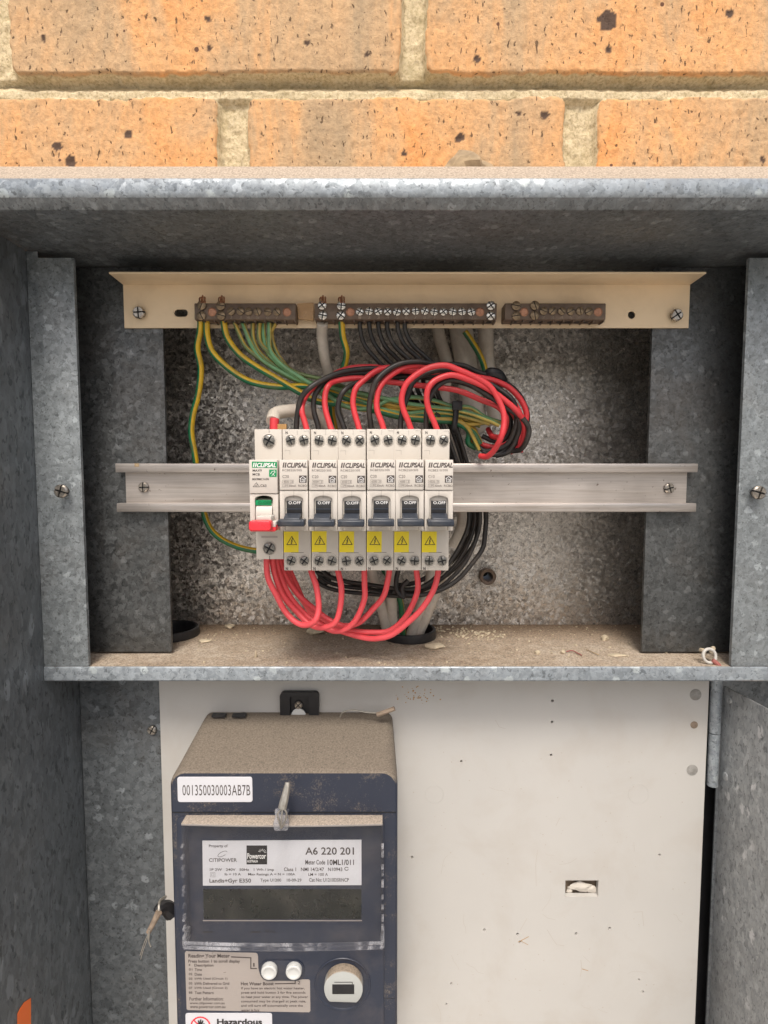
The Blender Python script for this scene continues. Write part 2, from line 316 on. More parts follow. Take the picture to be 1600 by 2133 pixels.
# ------------------------------------------------------------------ mesh helpers
ORG = {}
def tag(o, label, cat, group=None, kind=None):
    if label: o['label'] = label
    if cat: o['category'] = cat
    if group: o['group'] = group
    if kind: o['kind'] = kind
    return o
def empty(name, loc, label, cat, group=None):
    o = bpy.data.objects.new(name, None); COL.objects.link(o); o.location = loc; o.empty_display_size = 0.01
    ORG[o.name] = Vector(loc); return tag(o, label, cat, group)
def finish(bm, sharp=32):
    bmesh.ops.recalc_face_normals(bm, faces=bm.faces[:])
    for f in bm.faces: f.smooth = True
    for e in bm.edges:
        if len(e.link_faces) == 2 and e.calc_face_angle(0) > R(sharp): e.smooth = False
def build(name, bm, mat, parent=None, origin=None, sharp=32, recalc=True):
    if recalc: finish(bm, sharp)
    if parent is not None: org = ORG[parent.name]
    elif origin is not None: org = Vector(origin)
    else:
        zs = [v.co for v in bm.verts]; org = Vector((sum(c.x for c in zs)/len(zs), sum(c.y for c in zs)/len(zs), min(c.z for c in zs)))
    for v in bm.verts: v.co -= org
    me = bpy.data.meshes.new(name); bm.to_mesh(me); bm.free()
    for m in (mat if isinstance(mat, (list, tuple)) else [mat]): me.materials.append(M[m])
    o = bpy.data.objects.new(name, me); COL.objects.link(o)
    if parent is not None: o.parent = parent
    else: o.location = org
    ORG[o.name] = org
    return o
def place(name, me, parent, pos, rot=(0, 0, 0), scale=1.0):
    o = bpy.data.objects.new(name, me); COL.objects.link(o); o.parent = parent
    o.location = Vector(pos)-ORG[parent.name]; o.rotation_euler = rot; o.scale = (scale,)*3
    ORG[o.name] = ORG[parent.name]
    return o
def NB(): return bmesh.new()
def bevel_new(bm, geom_faces, off, seg=2):
    if off <= 0: return
    es = set()
    for f in geom_faces:
        if f.is_valid:
            for e in f.edges:
                if len(e.link_faces) == 2 and e.calc_face_angle(0) > R(25): es.add(e)
    bmesh.ops.bevel(bm, geom=list(es), offset=off, segments=seg, profile=0.5, affect='EDGES', clamp_overlap=True)
def box(bm, x0, x1, y0, y1, z0, z1, bev=0, seg=2, mi=0):
    vs = [bm.verts.new((x, y, z)) for x in (x0, x1) for y in (y0, y1) for z in (z0, z1)]
    ids = [(0, 1, 3, 2), (4, 6, 7, 5), (0, 4, 5, 1), (2, 3, 7, 6), (0, 2, 6, 4), (1, 5, 7, 3)]
    fs = [bm.faces.new([vs[i] for i in q]) for q in ids]
    for f in fs: f.material_index = mi
    bmesh.ops.recalc_face_normals(bm, faces=fs)
    bevel_new(bm, fs, bev, seg)
def prism(bm, pts, a0, a1, axis='x', bev=0, seg=2, mi=0):
    """pts: 2D outline; axis x -> pts are (y,z); axis y -> pts are (x,z)"""
    def mk(p, a):
        return (a, p[0], p[1]) if axis == 'x' else ((p[0], a, p[1]) if axis == 'y' else (p[0], p[1], a))
    A = [bm.verts.new(mk(p, a0)) for p in pts]; B = [bm.verts.new(mk(p, a1)) for p in pts]
    fs = [bm.faces.new(A), bm.faces.new(list(reversed(B)))]
    n = len(pts)
    for i in range(n): fs.append(bm.faces.new((A[i], B[i], B[(i+1) % n], A[(i+1) % n])))
    for f in fs: f.material_index = mi
    bmesh.ops.recalc_face_normals(bm, faces=fs)
    bevel_new(bm, fs, bev, seg)
def holed(bm, outer, holes, y0, y1, mi=0, axis='y'):
    """sheet in the x-z plane (axis y) or x-y plane (axis z) with real holes"""
    loops = [outer]+holes
    flat = [p for lp in loops for p in lp]
    def mk(p, a): return (p[0], a, p[1]) if axis == 'y' else (p[0], p[1], a)
    tri = tessellate_polygon([[Vector((p[0], p[1], 0)) for p in lp] for lp in loops])
    A = [bm.verts.new(mk(p, y0)) for p in flat]; B = [bm.verts.new(mk(p, y1)) for p in flat]
    for t in tri:
        try:
            bm.faces.new([A[i] for i in t]).material_index = mi; bm.faces.new([B[i] for i in reversed(t)]).material_index = mi
        except ValueError: pass
    k = 0
    for lp in loops:
        n = len(lp)
        for i in range(n):
            bm.faces.new((A[k+i], A[k+(i+1) % n], B[k+(i+1) % n], B[k+i])).material_index = mi
        k += n
def circ(cx, cz, r, n=20, rz=None): return [(cx+r*math.cos(2*math.pi*i/n), cz+(rz or r)*math.sin(2*math.pi*i/n)) for i in range(n)]
def rrect(x0, x1, z0, z1, r, n=5):
    p = []
    for cx, cz, a in ((x1-r, z1-r, 0), (x0+r, z1-r, 90), (x0+r, z0+r, 180), (x1-r, z0+r, 270)):
        for i in range(n+1):
            t = R(a+90*i/n); p.append((cx+r*math.cos(t), cz+r*math.sin(t)))
    return p
def lathe(bm, c, prof, n=24, axis='y', mi=0, cap=True):
    """prof: list of (r, h); axis y: h goes towards the camera (-y); axis z: h up"""
    c = Vector(c); rings = []
    for r, h in prof:
        ring = []
        for i in range(n):
            t = 2*math.pi*i/n
            v = Vector((r*math.cos(t), -h, r*math.sin(t))) if axis == 'y' else (Vector((r*math.cos(t), r*math.sin(t), h)) if axis == 'z' else Vector((h, r*math.cos(t), r*math.sin(t))))
            ring.append(bm.verts.new(c+v))
        rings.append(ring)
    for a, b in zip(rings, rings[1:]):
        for i in range(n): bm.faces.new((a[i], a[(i+1) % n], b[(i+1) % n], b[i])).material_index = mi
    if cap:
        bm.faces.new(rings[0]).material_index = mi; bm.faces.new(rings[-1]).material_index = mi
def spline(pts, sub=8):
    P = [Vector(p) for p in pts]; P = [P[0]*2-P[1]]+P+[P[-1]*2-P[-2]]
    out = []
    for i in range(1, len(P)-2):
        p0, p1, p2, p3 = P[i-1:i+3]
        for k in range(sub):
            t = k/sub
            out.append(0.5*((2*p1)+(p2-p0)*t+(2*p0-5*p1+4*p2-p3)*t*t+(3*p1-p0-3*p2+p3)*t**3))
    out.append(P[-2]); return out
def tube(bm, pts, r, n=12, sub=8, mi=0, taper=None, caps=True):
    c = spline(pts, sub) if sub > 1 else [Vector(p) for p in pts]
    uvl = bm.loops.layers.uv.get('UVMap') or bm.loops.layers.uv.new('UVMap')
    nrm = None; rings = []; L = 0; Ls = []
    for i, p in enumerate(c):
        t = (c[min(i+1, len(c)-1)]-c[max(i-1, 0)]).normalized()
        if nrm is None: nrm = t.orthogonal().normalized(); nrm = (Vector((0, -1, 0))-t*t.dot(Vector((0, -1, 0)))).normalized() if abs(t.y) < 0.95 else nrm
        nrm = (nrm-t*nrm.dot(t)).normalized(); bn = t.cross(nrm)
        if i: L += (c[i]-c[i-1]).length
        Ls.append(L)
        rr = r if taper is None else r*taper(i/(len(c)-1))
        rings.append([bm.verts.new(p+(nrm*math.cos(2*math.pi*k/n)+bn*math.sin(2*math.pi*k/n))*rr) for k in range(n)])
    for i in range(len(rings)-1):
        for k in range(n):
            f = bm.faces.new((rings[i][k], rings[i][(k+1) % n], rings[i+1][(k+1) % n], rings[i+1][k])); f.material_index = mi
            for lp, (uu, vv) in zip(f.loops, ((k/n, Ls[i]), ((k+1)/n, Ls[i]), ((k+1)/n, Ls[i+1]), (k/n, Ls[i+1]))): lp[uvl].uv = (uu, vv)
    if caps:
        bm.faces.new(rings[0]).material_index = mi; bm.faces.new(rings[-1]).material_index = mi
def screw(bm, c, r, h, n=4, gap=0.22, rot=0.0, base=True, mi=0):
    """head with a real slot (n=2) or cross recess (n=4), axis towards the camera"""
    c = Vector(c)
    lathe(bm, c, [(r*0.98, 0), (r*0.98, h*0.35)], 20, mi=1)
    g = r*gap/2; step = 2*math.pi/n
    for q in range(n):
        a0 = rot+q*step
        pts = []
        if n == 2:
            d = math.asin(g/r)
            arc = [a0+d+(step-2*d)*i/9 for i in range(10)]
            pts = [(r*math.cos(a), r*math.sin(a)) for a in arc]
        else:
            d = math.asin(g/r); arc = [a0+d+(step-2*d)*i/6 for i in range(7)]
            inner = 0.62*r
            mid = a0+step/2
            pts = [(r*math.cos(a), r*math.sin(a)) for a in arc]
            # cross arms reach only part of the head: close the corner at the centre
            pts.append((g*1.42*math.cos(mid), g*1.42*math.sin(mid)))
        A = [bm.verts.new(c+Vector((x*1.0, -h*0.3, z*1.0))) for x, z in pts]
        Mi = [bm.verts.new(c+Vector((x*0.98, -h*0.72, z*0.98))) for x, z in pts]
        B = []
        for x, z in pts:
            k = 0.80 if math.hypot(x, z) > 0.6*r else 1.0
            B.append(bm.verts.new(c+Vector((x*k, -h, z*k))))
        m_ = len(pts)
        for lo, hi in ((A, Mi), (Mi, B)):
            for i in range(m_): bm.faces.new((lo[i], lo[(i+1) % m_], hi[(i+1) % m_], hi[i])).material_index = mi
        bm.faces.new(B).material_index = mi
def screw_mesh(name, r, h, n, gap, mat):
    bm = NB(); screw(bm, (0, 0, 0), r, h, n, gap); finish(bm, 40)
    me = bpy.data.meshes.new(name); bm.to_mesh(me); bm.free(); me.materials.append(M[mat]); me.materials.append(M['void']); return me
def stroke(bm, pts, wd, D, closed=False, mi=0, lift=0.0):
    """flat printed line, pts in photo pixels, wd in pixels"""
    n = len(pts); rng = range(n if closed else n-1)
    y = Yd(D)-lift
    for i in rng:
        a, b = Vector(pts[i]), Vector(pts[(i+1) % n]); d = (b-a).normalized()*wd/2; o = Vector((-d.y, d.x))
        q = [a-d+o, b+d+o, b+d-o, a-d-o]
        bm.faces.new([bm.verts.new((Xu(p.x, p.y, D), y-i*2e-6, Zv(p.y, D))) for p in q]).material_index = mi
def patch(bm, pts, D, mi=0, thick=0.00012):
    q = [(Xu(u, v, D), Zv(v, D)) for u, v in pts]
    prism(bm, q, Yd(D)-thick, Yd(D), 'y', mi=mi)
_tc = {}
def glyphs(s, weight=0.0, shear=0.0, spacing=1.0):
    key = (s, weight, shear, spacing)
    if key in _tc: return _tc[key]
    c = bpy.data.curves.new('t', 'FONT'); c.body = s; c.size = 1; c.offset = weight; c.shear = shear; c.space_character = spacing
    c.resolution_u = 3
    o = bpy.data.objects.new('t', c); me = bpy.data.meshes.new_from_object(o)
    vs = [v.co.copy() for v in me.vertices]; ps = [tuple(p.vertices) for p in me.polygons]
    bpy.data.objects.remove(o); bpy.data.curves.remove(c); bpy.data.meshes.remove(me)
    _tc[key] = (vs, ps); return vs, ps
def ptext(bm, s, u0, v0, u1, v1, D, weight=0.0, shear=0.0, mi=0, lift=0.00016, spacing=1.0):
    """lettering fitted into the pixel box, lying on the surface at distance D"""
    vs, ps = glyphs(s, weight, shear, spacing)
    if not vs: return
    ax, bx = min(v.x for v in vs), max(v.x for v in vs); ay, by = min(v.y for v in vs), max(v.y for v in vs)
    X0, X1, Z1, Z0 = Xu(u0, v1, D), Xu(u1, v1, D), Zv(v0, D), Zv(v1, D)
    nv = [bm.verts.new((X0+(v.x-ax)/(bx-ax)*(X1-X0), Yd(D)-lift, Z0+(v.y-ay)/(by-ay)*(Z1-Z0))) for v in vs]
    for p in ps:
        try: bm.faces.new([nv[i] for i in p]).material_index = mi
        except ValueError: pass
def lump(bm, c, r, sq=(1, 1, 1), seed=0, sub=2):
    g = bmesh.ops.create_icosphere(bm, subdivisions=sub, radius=1.0)
    for v in g['verts']:
        d = v.co.copy(); k = 1+0.45*noise.noise(d*1.3+Vector((seed*3.1, seed, 0)))+0.15*noise.noise(d*4+Vector((0, seed*2.3, 0)))
        v.co = Vector(c)+Vector((d.x*sq[0], d.y*sq[1], d.z*sq[2]))*r*k

# ------------------------------------------------------------------ unseen ground, added for its warm bounce light
bm = NB(); box(bm, -12, 12, -12, 0.0, -1.30, -1.25)
g = build('ground', bm, 'ground', origin=(0, 0, -1.3)); tag(g, None, None, kind='structure')

# ------------------------------------------------------------------ brick wall
XH0, XH1, ZH0, ZH1 = -0.236, 0.312, -0.60, 0.175
def lines(rngs):
    out = []
    for a, b, s in rngs:
        k = max(1, int(round((b-a)/s))); out += [a+(b-a)*i/k for i in range(k)]
    return out+[rngs[-1][1]]
gx = lines([(-1.2, -0.36, 0.012), (-0.36, 0.36, 0.00135), (0.36, 1.2, 0.012)])
gz = lines([(-1.25, ZH0, 0.02), (ZH0, ZH1, 0.0125), (ZH1, 0.40, 0.00135), (0.40, 1.0, 0.012)])
PITCHZ = 0.0905
def bricks_in_row(k):
    if k == 0: ed = [(-0.80, -0.560), (-0.541, -0.2785), (-0.2605, 0.0125), (0.0290, 0.293), (0.311, 0.56), (0.58, 0.82)]
    elif k == -1: ed = [(-0.82, -0.60), (-0.58, -0.36), (-0.342, -0.1170), (-0.0965, 0.1280), (0.1500, 0.375), (0.395, 0.62), (0.64, 0.86)]
    else:
        o = (0.12 if k % 2 else 0.0)+0.013*math.sin(k*5)
        ed = [(-1.2+o+0.245*i, -1.2+o+0.245*i+0.228) for i in range(-1, 11)]
    return ed
wb = NB(); la = wb.verts.layers.float.new('brick'); lt = wb.verts.layers.float.new('tint'); lp_ = wb.verts.layers.float.new('pit')
pits = [(at(1266, 42, .405), .0065), (at(147, 336, .405), .0045), (at(266, 278, .405), .003), (at(118, 305, .405), .0033), (at(958, 285, .405), .003), (at(1268, 103, .405), .0025),
        (at(434, 38, .405), .0022), (at(437, 100, .405), .0022), (at(1520, 28, .405), .003), (at(843, 320, .405), .002), (at(1134, 240, .405), .0028), (at(640, 90, .405), .002), (at(995, 122, .405), .0025), (at(1590, 332, .405), .002), (at(1080, 236, .405), .0016), (at(90, 80, .405), .002), (at(765, 112, .405), .002)]
grid = []
for z in gz:
    row = []
    for x in gx:
        nx = noise.noise(Vector((x*42, z*42, 1.3)))*0.0022+noise.noise(Vector((x*190, z*190, 4.3)))*0.0013
        nz = noise.noise(Vector((x*36, z*36, 7.7)))*0.0018+noise.noise(Vector((x*170, z*170, 9.3)))*0.0013
        k = math.floor((z-0.2725)/PITCHZ); zz = z-(0.2725+k*PITCHZ)
        b0, b1 = 0.0050, 0.0812
        best = -1; ti = 0
        for i, (e0, e1) in enumerate(bricks_in_row(k)):
            dx = min(x-e0, e1-x)+nx; dz = min(zz-b0, b1-zz)+nz
            d = min(dx, dz)
            if dx < 0.006 and dz < 0.006: d = 0.006-math.hypot(0.006-dx, 0.006-dz)
            if d > best: best = d; ti = (math.sin(i*12.9898+k*78.233)*43758.5453) % 1
        t = min(1, max(0, (best+0.0012)/0.0030)); t = t*t*(3-2*t)
        fz = (zz+PITCHZ-b1 if zz < b0 else zz-b1)/(PITCHZ-b1+b0)   # 0 at the foot of the joint, 1 under the upper brick
        if 0 <= fz <= 1: rec = 0.0045+0.0090*max(0, (fz-0.42)/0.58)**1.0
        else: rec = 0.0080
        y = rec+0.0055-(rec+0.0005)*t
        rg = noise.fractal(Vector((x*160, z*160, 0)), 1.0, 2.0, 3)
        y -= rg*(0.0004 if t > 0.5 else 0.0011)
        y -= noise.noise(Vector((x*25, z*25, 5)))*0.0008
        cr = noise.noise(Vector((x*300, z*90, 3)))
        if t > 0.5 and cr > 0.48: y += (cr-0.48)*0.004
        pv = 0
        if z > 0.17:
            for c, pr in pits:
                q = math.hypot(x-c.x, z-c.z)+noise.noise(Vector((x*190, z*190, 2)))*pr*0.5
                if q < pr: pv = 1; y += 0.0012*(1-q/pr)-0.0002
        v = wb.verts.new((x, y, z)); v[la] = t; v[lt] = ti; v[lp_] = pv
        row.append(v)
    grid.append(row)
for j in range(len(gz)-1):
    for i in range(len(gx)-1):
        if gx[i] >= XH0-1e-4 and gx[i+1] <= XH1+0.012 and gz[j] >= ZH0-1e-4 and gz[j+1] <= ZH1+1e-4: continue
        wb.faces.new((grid[j][i], grid[j][i+1], grid[j+1][i+1], grid[j+1][i]))
wall = empty('brick_wall', (0, 0.0, -1.25), 'orange and tan brick wall with rough sandy mortar above the steel cabinet', 'brick wall')
for f in wb.faces: f.smooth = True
o = build('brick_face', wb, 'brick', wall, recalc=False)
bm = NB()
box(bm, -1.2, XH0-0.002, 0.03, 0.20, -1.25, 1.0); box(bm, XH1+0.01, 1.2, 0.03, 0.20, -1.25, 1.0)
box(bm, XH0-0.002, XH1+0.01, 0.03, 0.20, ZH1+0.001, 1.0); box(bm, XH0-0.002, XH1+0.01, 0.03, 0.20, -1.25, ZH0)
build('brick_core', bm, 'brick', wall)

# ------------------------------------------------------------------ cabinet
CB = empty('meter_cabinet', (0, 0.05, -0.6), 'galvanised steel meter cabinet with projecting hood and its front open', 'meter cabinet')
XL, XR = -0.235, 0.31
ZH = 0.146; ZF = -0.1333; DF = 0.373
bm = NB()   # hood
pr = [(Yd(.318), ZH), (Yd(.3125), .1508), (Yd(.3118), .1525), (Yd(.3118), .1585), (Yd(.3126), .1603), (Yd(.322), .1715), (Yd(.326), .1735), (Yd(.412), .1765), (Yd(.412), .1750), (Yd(.326), .1715), (Yd(.320), .168), (Yd(.3135), .1590), (Yd(.3135), .1530), (Yd(.320), .1475), (Yd(.482), .1475), (Yd(.482), ZH)]
prism(bm, pr, -0.36, 0.36, 'x', bev=0.0006, seg=2)
for f in bm.faces:
    pass
finish(bm, 50)
for f in bm.faces:
    f.normal_update()
    c = f.calc_center_median()
    if c.z > .1600 and f.normal.z > 0.25: f.material_index = 2
    elif c.z > .1495 and c.y < -0.08: f.material_index = 1
o = build('hood', bm, ['galv', 'galv_lip', 'hooddust'], CB, recalc=False)
for sx, z0 in ((XL-0.0012, -0.60), (XR, -0.150)):     # side panels
    bm = NB(); prism(bm, [(Yd(.318 if z0 > -.5 else .292), z0), (Yd(.482), z0), (Yd(.482), ZH-.0004), (Yd(.318), ZH-.0004)], sx, sx+.0012, 'x')
    build('side_panel', bm, 'galv_side', CB)
bm = NB(); holed(bm, [(XL, -0.60), (XR, -0.60), (XR, ZH-0.001), (XL, ZH-0.001)], [circ(Xu(1015, 1198, .48), Zv(1200, .48), .0045, 16)], Yd(.480), Yd(.4815))
build('back_panel', bm, 'galv_back', CB)
# flanges of the switch compartment
for x0, x1 in ((XL+0.0002, -0.204), (0.2397, XR-0.0002)):
    bm = NB()
    st = 0.0065 if x0 < 0 else -0.0065
    if x0 < 0: out = [(x0, ZF+.0005), (x1, ZF+.0005), (x1, .1412), (x0+0.0072, .1412), (x0+0.0072, ZH-0.0006), (x0, ZH-0.0006)]
    else: out = [(x0, ZF+.0005), (x1, ZF+.0005), (x1, ZH-0.0006), (x1-0.045, ZH-0.0006), (x1-0.045, .1412), (x0, .1412)]
    prism(bm, out, Yd(DF), Yd(DF)+0.0012, 'y', bev=0.0003)
    xi = x1-0.0012 if x0 < 0 else x0
    box(bm, xi, xi+0.0012, Yd(DF)+0.0012, Yd(DF)+0.0026, ZF+.0006, .1410)
    build('front_flange', bm, 'galv_flange', CB)
for x0, x1 in ((XL+0.0006, -0.157), (0.1905, 0.270)):     # channels that carry the rails
    bm = NB(); inn = x1 if x0 < 0 else x0; sgn = -1 if x0 < 0 else 1
    outx = x0 if x0 < 0 else x1
    pr = [(x0, Yd(.400)), (x1, Yd(.400)), (x1, Yd(.4012)), (x0, Yd(.4012))]
    box(bm, x0, x1, Yd(.400), Yd(.4013), -.1317, ZH-.001, 0.0005)
    a = inn if x0 < 0 else inn
    box(bm, min(a+sgn*0.0002, a+sgn*0.0014), max(a+sgn*0.0002, a+sgn*0.0014), Yd(.4013), Yd(.4030), -.1316, ZH-.0011)
    b = x0+0.0004 if x0 < 0 else x1-0.0016
    box(bm, b, b+0.0012, Yd(.4013), Yd(.480), -.1316, ZH-.0011)
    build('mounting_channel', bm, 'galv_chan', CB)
# shelf
BC = at(852, 1325, .444); BC.z = ZF; BL = at(357, 1322, .447); BL.z = ZF
bm = NB()
holed(bm, [(XL+.0004, Yd(DF)+.0005), (XR-.0004, Yd(DF)+.0005), (XR-.0004, Yd(.480)), (XL+.0004, Yd(.480))],
      [circ(BC.x, BC.y, .0196, 32), circ(BL.x, BL.y, .0196, 32)], ZF-0.0012, ZF, axis='z', mi=1)
lp = [(Yd(DF), ZF+.0002), (Yd(DF)-.0008, ZF-.0006), (Yd(DF)-.0012, ZF-.0090), (Yd(DF)-.0004, -.1433), (Yd(DF)+.010, -.1436), (Yd(DF)+.010, -.1424), (Yd(DF)+.0004, -.1422), (Yd(DF)+.0004, ZF+.0002)]
prism(bm, lp, XL+.0003, XR-.0003, 'x', bev=0.0002)
build('shelf', bm, ['galv_lip', 'floor'], CB)
# lower compartment strips
bm = NB(); box(bm, XL+.0005, -0.165, Yd(.4145), Yd(.4157), -0.60, -.1440, .0003); build('mounting_strip', bm, 'galv_strip', CB)
bm = NB(); box(bm, 0.259, XR-.0005, Yd(.4145), Yd(.4157), -0.60, -.1440); build('mounting_strip', bm, 'galv_strip', CB)
bm = NB(); box(bm, 0.2440, 0.2700, Yd(.4300), Yd(.4310), -.60, -.1440); build('painted_gap_shade', bm, 'void', CB)  # added near-black strip painting the shade behind the gap beside the board
bm = NB()  # door hinge tube in two knuckles
hx = 0.2530
lathe(bm, (hx, Yd(.410), -.2400), [(.0036, 0), (.0040, .0004), (.0040, .0410), (.0037, .0414)], 18, 'z')
lathe(bm, (hx, Yd(.410), -.1980), [(.0037, 0), (.0041, .0004), (.0041, .0540)], 18, 'z')
build('hinge', bm, 'galv_lip', CB)
# door: swung out to the right
d0 = Vector((0.2580, Yd(.4095))); d1 = Vector((0.2580+0.0335, Yd(.4095)-0.30)); dn = Vector(((d1-d0).y, -(d1-d0).x)).normalized()
DR = NB(); q = [d0, d1, d1-dn*.0013, d0-dn*.0013]
prism(DR, [(p.x, p.y) for p in q], -0.60, -.161, 'z', bev=.0003)
DOOR = build('door', DR, 'galv_door', CB)
dd = (d1-d0).normalized()
for yv, k in ((1455, .006), (1615, .006)):
    bm = NB(); c = Vector((d0.x+dd.x*k, d0.y+dd.y*k, Zv(yv, .405)))
    lathe(bm, (0, 0, 0), [(.0034, 0), (.0030, .0005), (.0015, .0009)], 14)
    ang = math.atan2(dd.y, dd.x)
    bmesh.ops.rotate(bm, verts=bm.verts, cent=(0, 0, 0), matrix=Matrix.Rotation(ang, 3, 'Z'))
    bmesh.ops.translate(bm, verts=bm.verts, vec=c+Vector((-dn.x, -dn.y, 0))*-.00005)
    build('rivet', bm, 'galv_door', DOOR)
SC_ST = screw_mesh('pan_screw', .0046, .0030, 4, .26, 'steelscrew')
SC_SM = screw_mesh('small_pan_screw', .0036, .0022, 4, .26, 'steelscrew')
def loose_screw(u, v, D, parent, me, gapm, rot):
    p = at(u, v, D-gapm)
    place('screw', me, parent, p, (0, rot, 0))
for u, v in ((130, 1023), (1578, 1026)):
    p = at(u, v, DF-.005); place('screw', SC_ST, CB, p, (0, .3, 0))
    bm = NB(); lathe(bm, (p.x, Yd(DF), p.z), [(.0021, 0), (.0021, .0052)], 12); build('screw_shank', bm, 'darkscrew', CB)
p = at(318, 1520, .4143); place('screw', SC_SM, CB, p, (0, .5, 0))
# grommet tube through the back, and a second dark stud
bm = NB(); c = at(1015, 1200, .475)
lathe(bm, (c.x, Yd(.4800), c.z), [(.0045, -.004), (.0068, 0), (.0072, .004), (.0070, .009), (.0064, .0095), (.0043, .009), (.0036, .002), (.0036, -.012)], 26, cap=False)
build('rear_grommet', bm, 'brown', CB)
bm = NB(); c = at(676, 1206, .475); lathe(bm, (c.x, Yd(.480), c.z), [(.006, 0), (.006, .004), (.004, .006)], 20); build('rear_stud', bm, 'blackpl', CB)

# floor bushings
for c, lab in ((BC, 'black round bushing around the cables in the middle of the shelf'), (BL, 'black round bushing half hidden at the left end of the shelf')):
    bm = NB(); lathe(bm, c, [(.0193, -.02), (.0193, .0), (.0222, .0003), (.0224, .0030), (.0218, .0066), (.0210, .0072), (.0196, .0068), (.0188, .0035), (.0186, -.02)], 44, 'z', cap=False)
    o = build('cable_bushing', bm, 'blackpl', origin=c); tag(o, lab, 'cable bushing', 'black bushings in the shelf')

# orange sticker on the left panel
bm = NB(); xs = XL+.0002
pp = [(36, 2140), (36, 2112), (42, 2100), (50, 2088), (64, 2079), (64, 2140)]
pts3 = []
for u, v in pp:
    a = (u-800)/F; b = (v-1066.5)/F; t = xs/a; pts3.append(((CP-b*SP)*t-CD, (-SP-b*CP)*t))
prism(bm, pts3, xs, xs+.0002, 'x'); o = build('orange_sticker', bm, 'orange'); tag(o, 'bright orange cut sticker low on the left steel panel', 'sticker')

# ------------------------------------------------------------------ cream bracket of the terminal blocks
DB = .3985
BR = empty('terminal_bracket', (0.02, Yd(DB), .10), 'cream painted steel angle bracket carrying the three brown terminal blocks', 'bracket')
xl, xr = Xu(258, 640, DB), Xu(1436, 640, DB); zb, zt = Zv(683, DB), .1325
def slot(u, v, wd, ht, D, n=6):
    c = at(u, v, D); k = D/F; a, b = wd*k/2, ht*k/2
    return rrect(c.x-a, c.x+a, c.z-b, c.z+b, b*.98, n)
bm = NB()
holed(bm, [(xl, zb), (xr, zb), (xr, zt), (xl, zt)], [slot(377, 652, 28, 15, DB), slot(1316, 656, 15, 15.5, DB)], Yd(DB), Yd(DB)+.0012)
fl = [(xl-.0002, Yd(DB)+.0012), (xr+.0002, Yd(DB)+.0012), (xr+.0002, Yd(DB)-.0015), (Xu(1470, 572, .378), Yd(.3785)), (Xu(1470, 572, .378), Yd(.377)), (Xu(228, 568, .378), Yd(.377)), (Xu(228, 568, .378), Yd(.3785)), (xl-.0002, Yd(DB)-.0015)]
prism(bm, fl, zt-.0001, zt+.0012, 'z', bev=.0003)
build('bracket_plate', bm, 'cream', BR)
for u, v in ((287, 652), (1408, 657)):
    p = at(u+(4 if u < 800 else 0), v, DB-.002); place('screw', SC_ST, BR, p, (0, .4+u, 0), .92)
    bm = NB(); lathe(bm, (p.x, Yd(DB), p.z), [(.002, 0), (.002, .0022)], 10); build('screw_shank', bm, 'darkscrew', BR)

# ------------------------------------------------------------------ terminal blocks
TS_B = screw_mesh('slotted_terminal_screw', .0031, .0014, 2, .24, 'brass')
TS_N = screw_mesh('cross_terminal_screw', .0031, .0014, 4, .30, 'nickel')
def terminal(u0, u1, doubles, holes, singles, kind, label, numerals, tailcol=None):
    D = .3865
    X0, X1 = Xu(u0, 650, D), Xu(u1, 650, D); Z1, Z0 = Zv(631, D), Zv(666, D)
    t = empty('terminal_block', ((X0+X1)/2, Yd(.392), Z0), label, 'terminal block', 'brown terminal blocks on the cream bracket')
    bm = NB()
    prism(bm, [(Yd(D), Z0+.0006), (Yd(D)+.0006, Z0), (Yd(DB)-.0002, Z0), (Yd(DB)-.0002, Z1), (Yd(D)+.0006, Z1), (Yd(D), Z1-.0006)], X0, X1, 'x', bev=.0003, seg=1)
    # moulded walls between entry holes on the underside and a lip behind
    n = int((X1-X0)/.0066)
    for i in range(n):
        x = X0+(i+.5)*(X1-X0)/n
        box(bm, x+.0024, x+.0032, Yd(D)+.0012, Yd(DB)-.002, Z0-.0011, Z0+.0002)
    build('block_body', bm, 'brown', t)
    bm = NB()
    for i, u in enumerate(singles+[d for d in doubles]):
        x = Xu(u, 650, D); lathe(bm, (x, Yd(.3925), Z0-.0002), [(.0021, 0), (.0021, .0003)], 12, 'z')
    build('entry_hole', bm, 'void', t)
    me = TS_N if kind == 'n' else TS_B
    for u in doubles:
        for v in (637, 658): place('terminal_screw', me, t, at(u+random.uniform(-1, 1), v+random.uniform(-1, 1), D-.0004), (0, random.uniform(0, 3), 0), 1.0)
    for u in singles: place('terminal_screw', me, t, at(u, 649+random.uniform(-1, 1), D-.0002), (0, random.uniform(0, 3), 0), .88)
    for u in holes:
        bm = NB(); lathe(bm, at(u, 650, D), [(.0030, .0003), (.0024, .0005), (.0018, -.0002)], 18); build('fixing_rivet', bm, 'copper', t)
    bm = NB()
    for u, s in numerals: ptext(bm, s, u-3.0, 657.5, u+3.0, 664.5, D, 0.0)
    build('embossed_number', bm, 'sealtan', t, recalc=False)
    if tailcol:
        for u in doubles[:2]:
            bm = NB(); k = 0
            for a in (-5, -1, 4):
                p0 = at(u+a, 634, .392); p1 = at(u+a*1.3+1, 622, .390); p2 = at(u+2+a*.8, 615+abs(a), .388); p3 = at(u+3+a*.9, 630, .3845)
                tube(bm, [p0, p1, p2, p3], .0005, 7, 6)
            build('bare_wire_tail', bm, 'copper', t)
    return t
TB1 = terminal(405, 616, [421, 461], [442, 598], [482, 501, 518, 537, 558, 577], 'b', 'left brown terminal block with slotted brass screws and green wires below', [(482, '2'), (501, '3'), (518, '4'), (537, '5'), (558, '6'), (577, '7')], True)
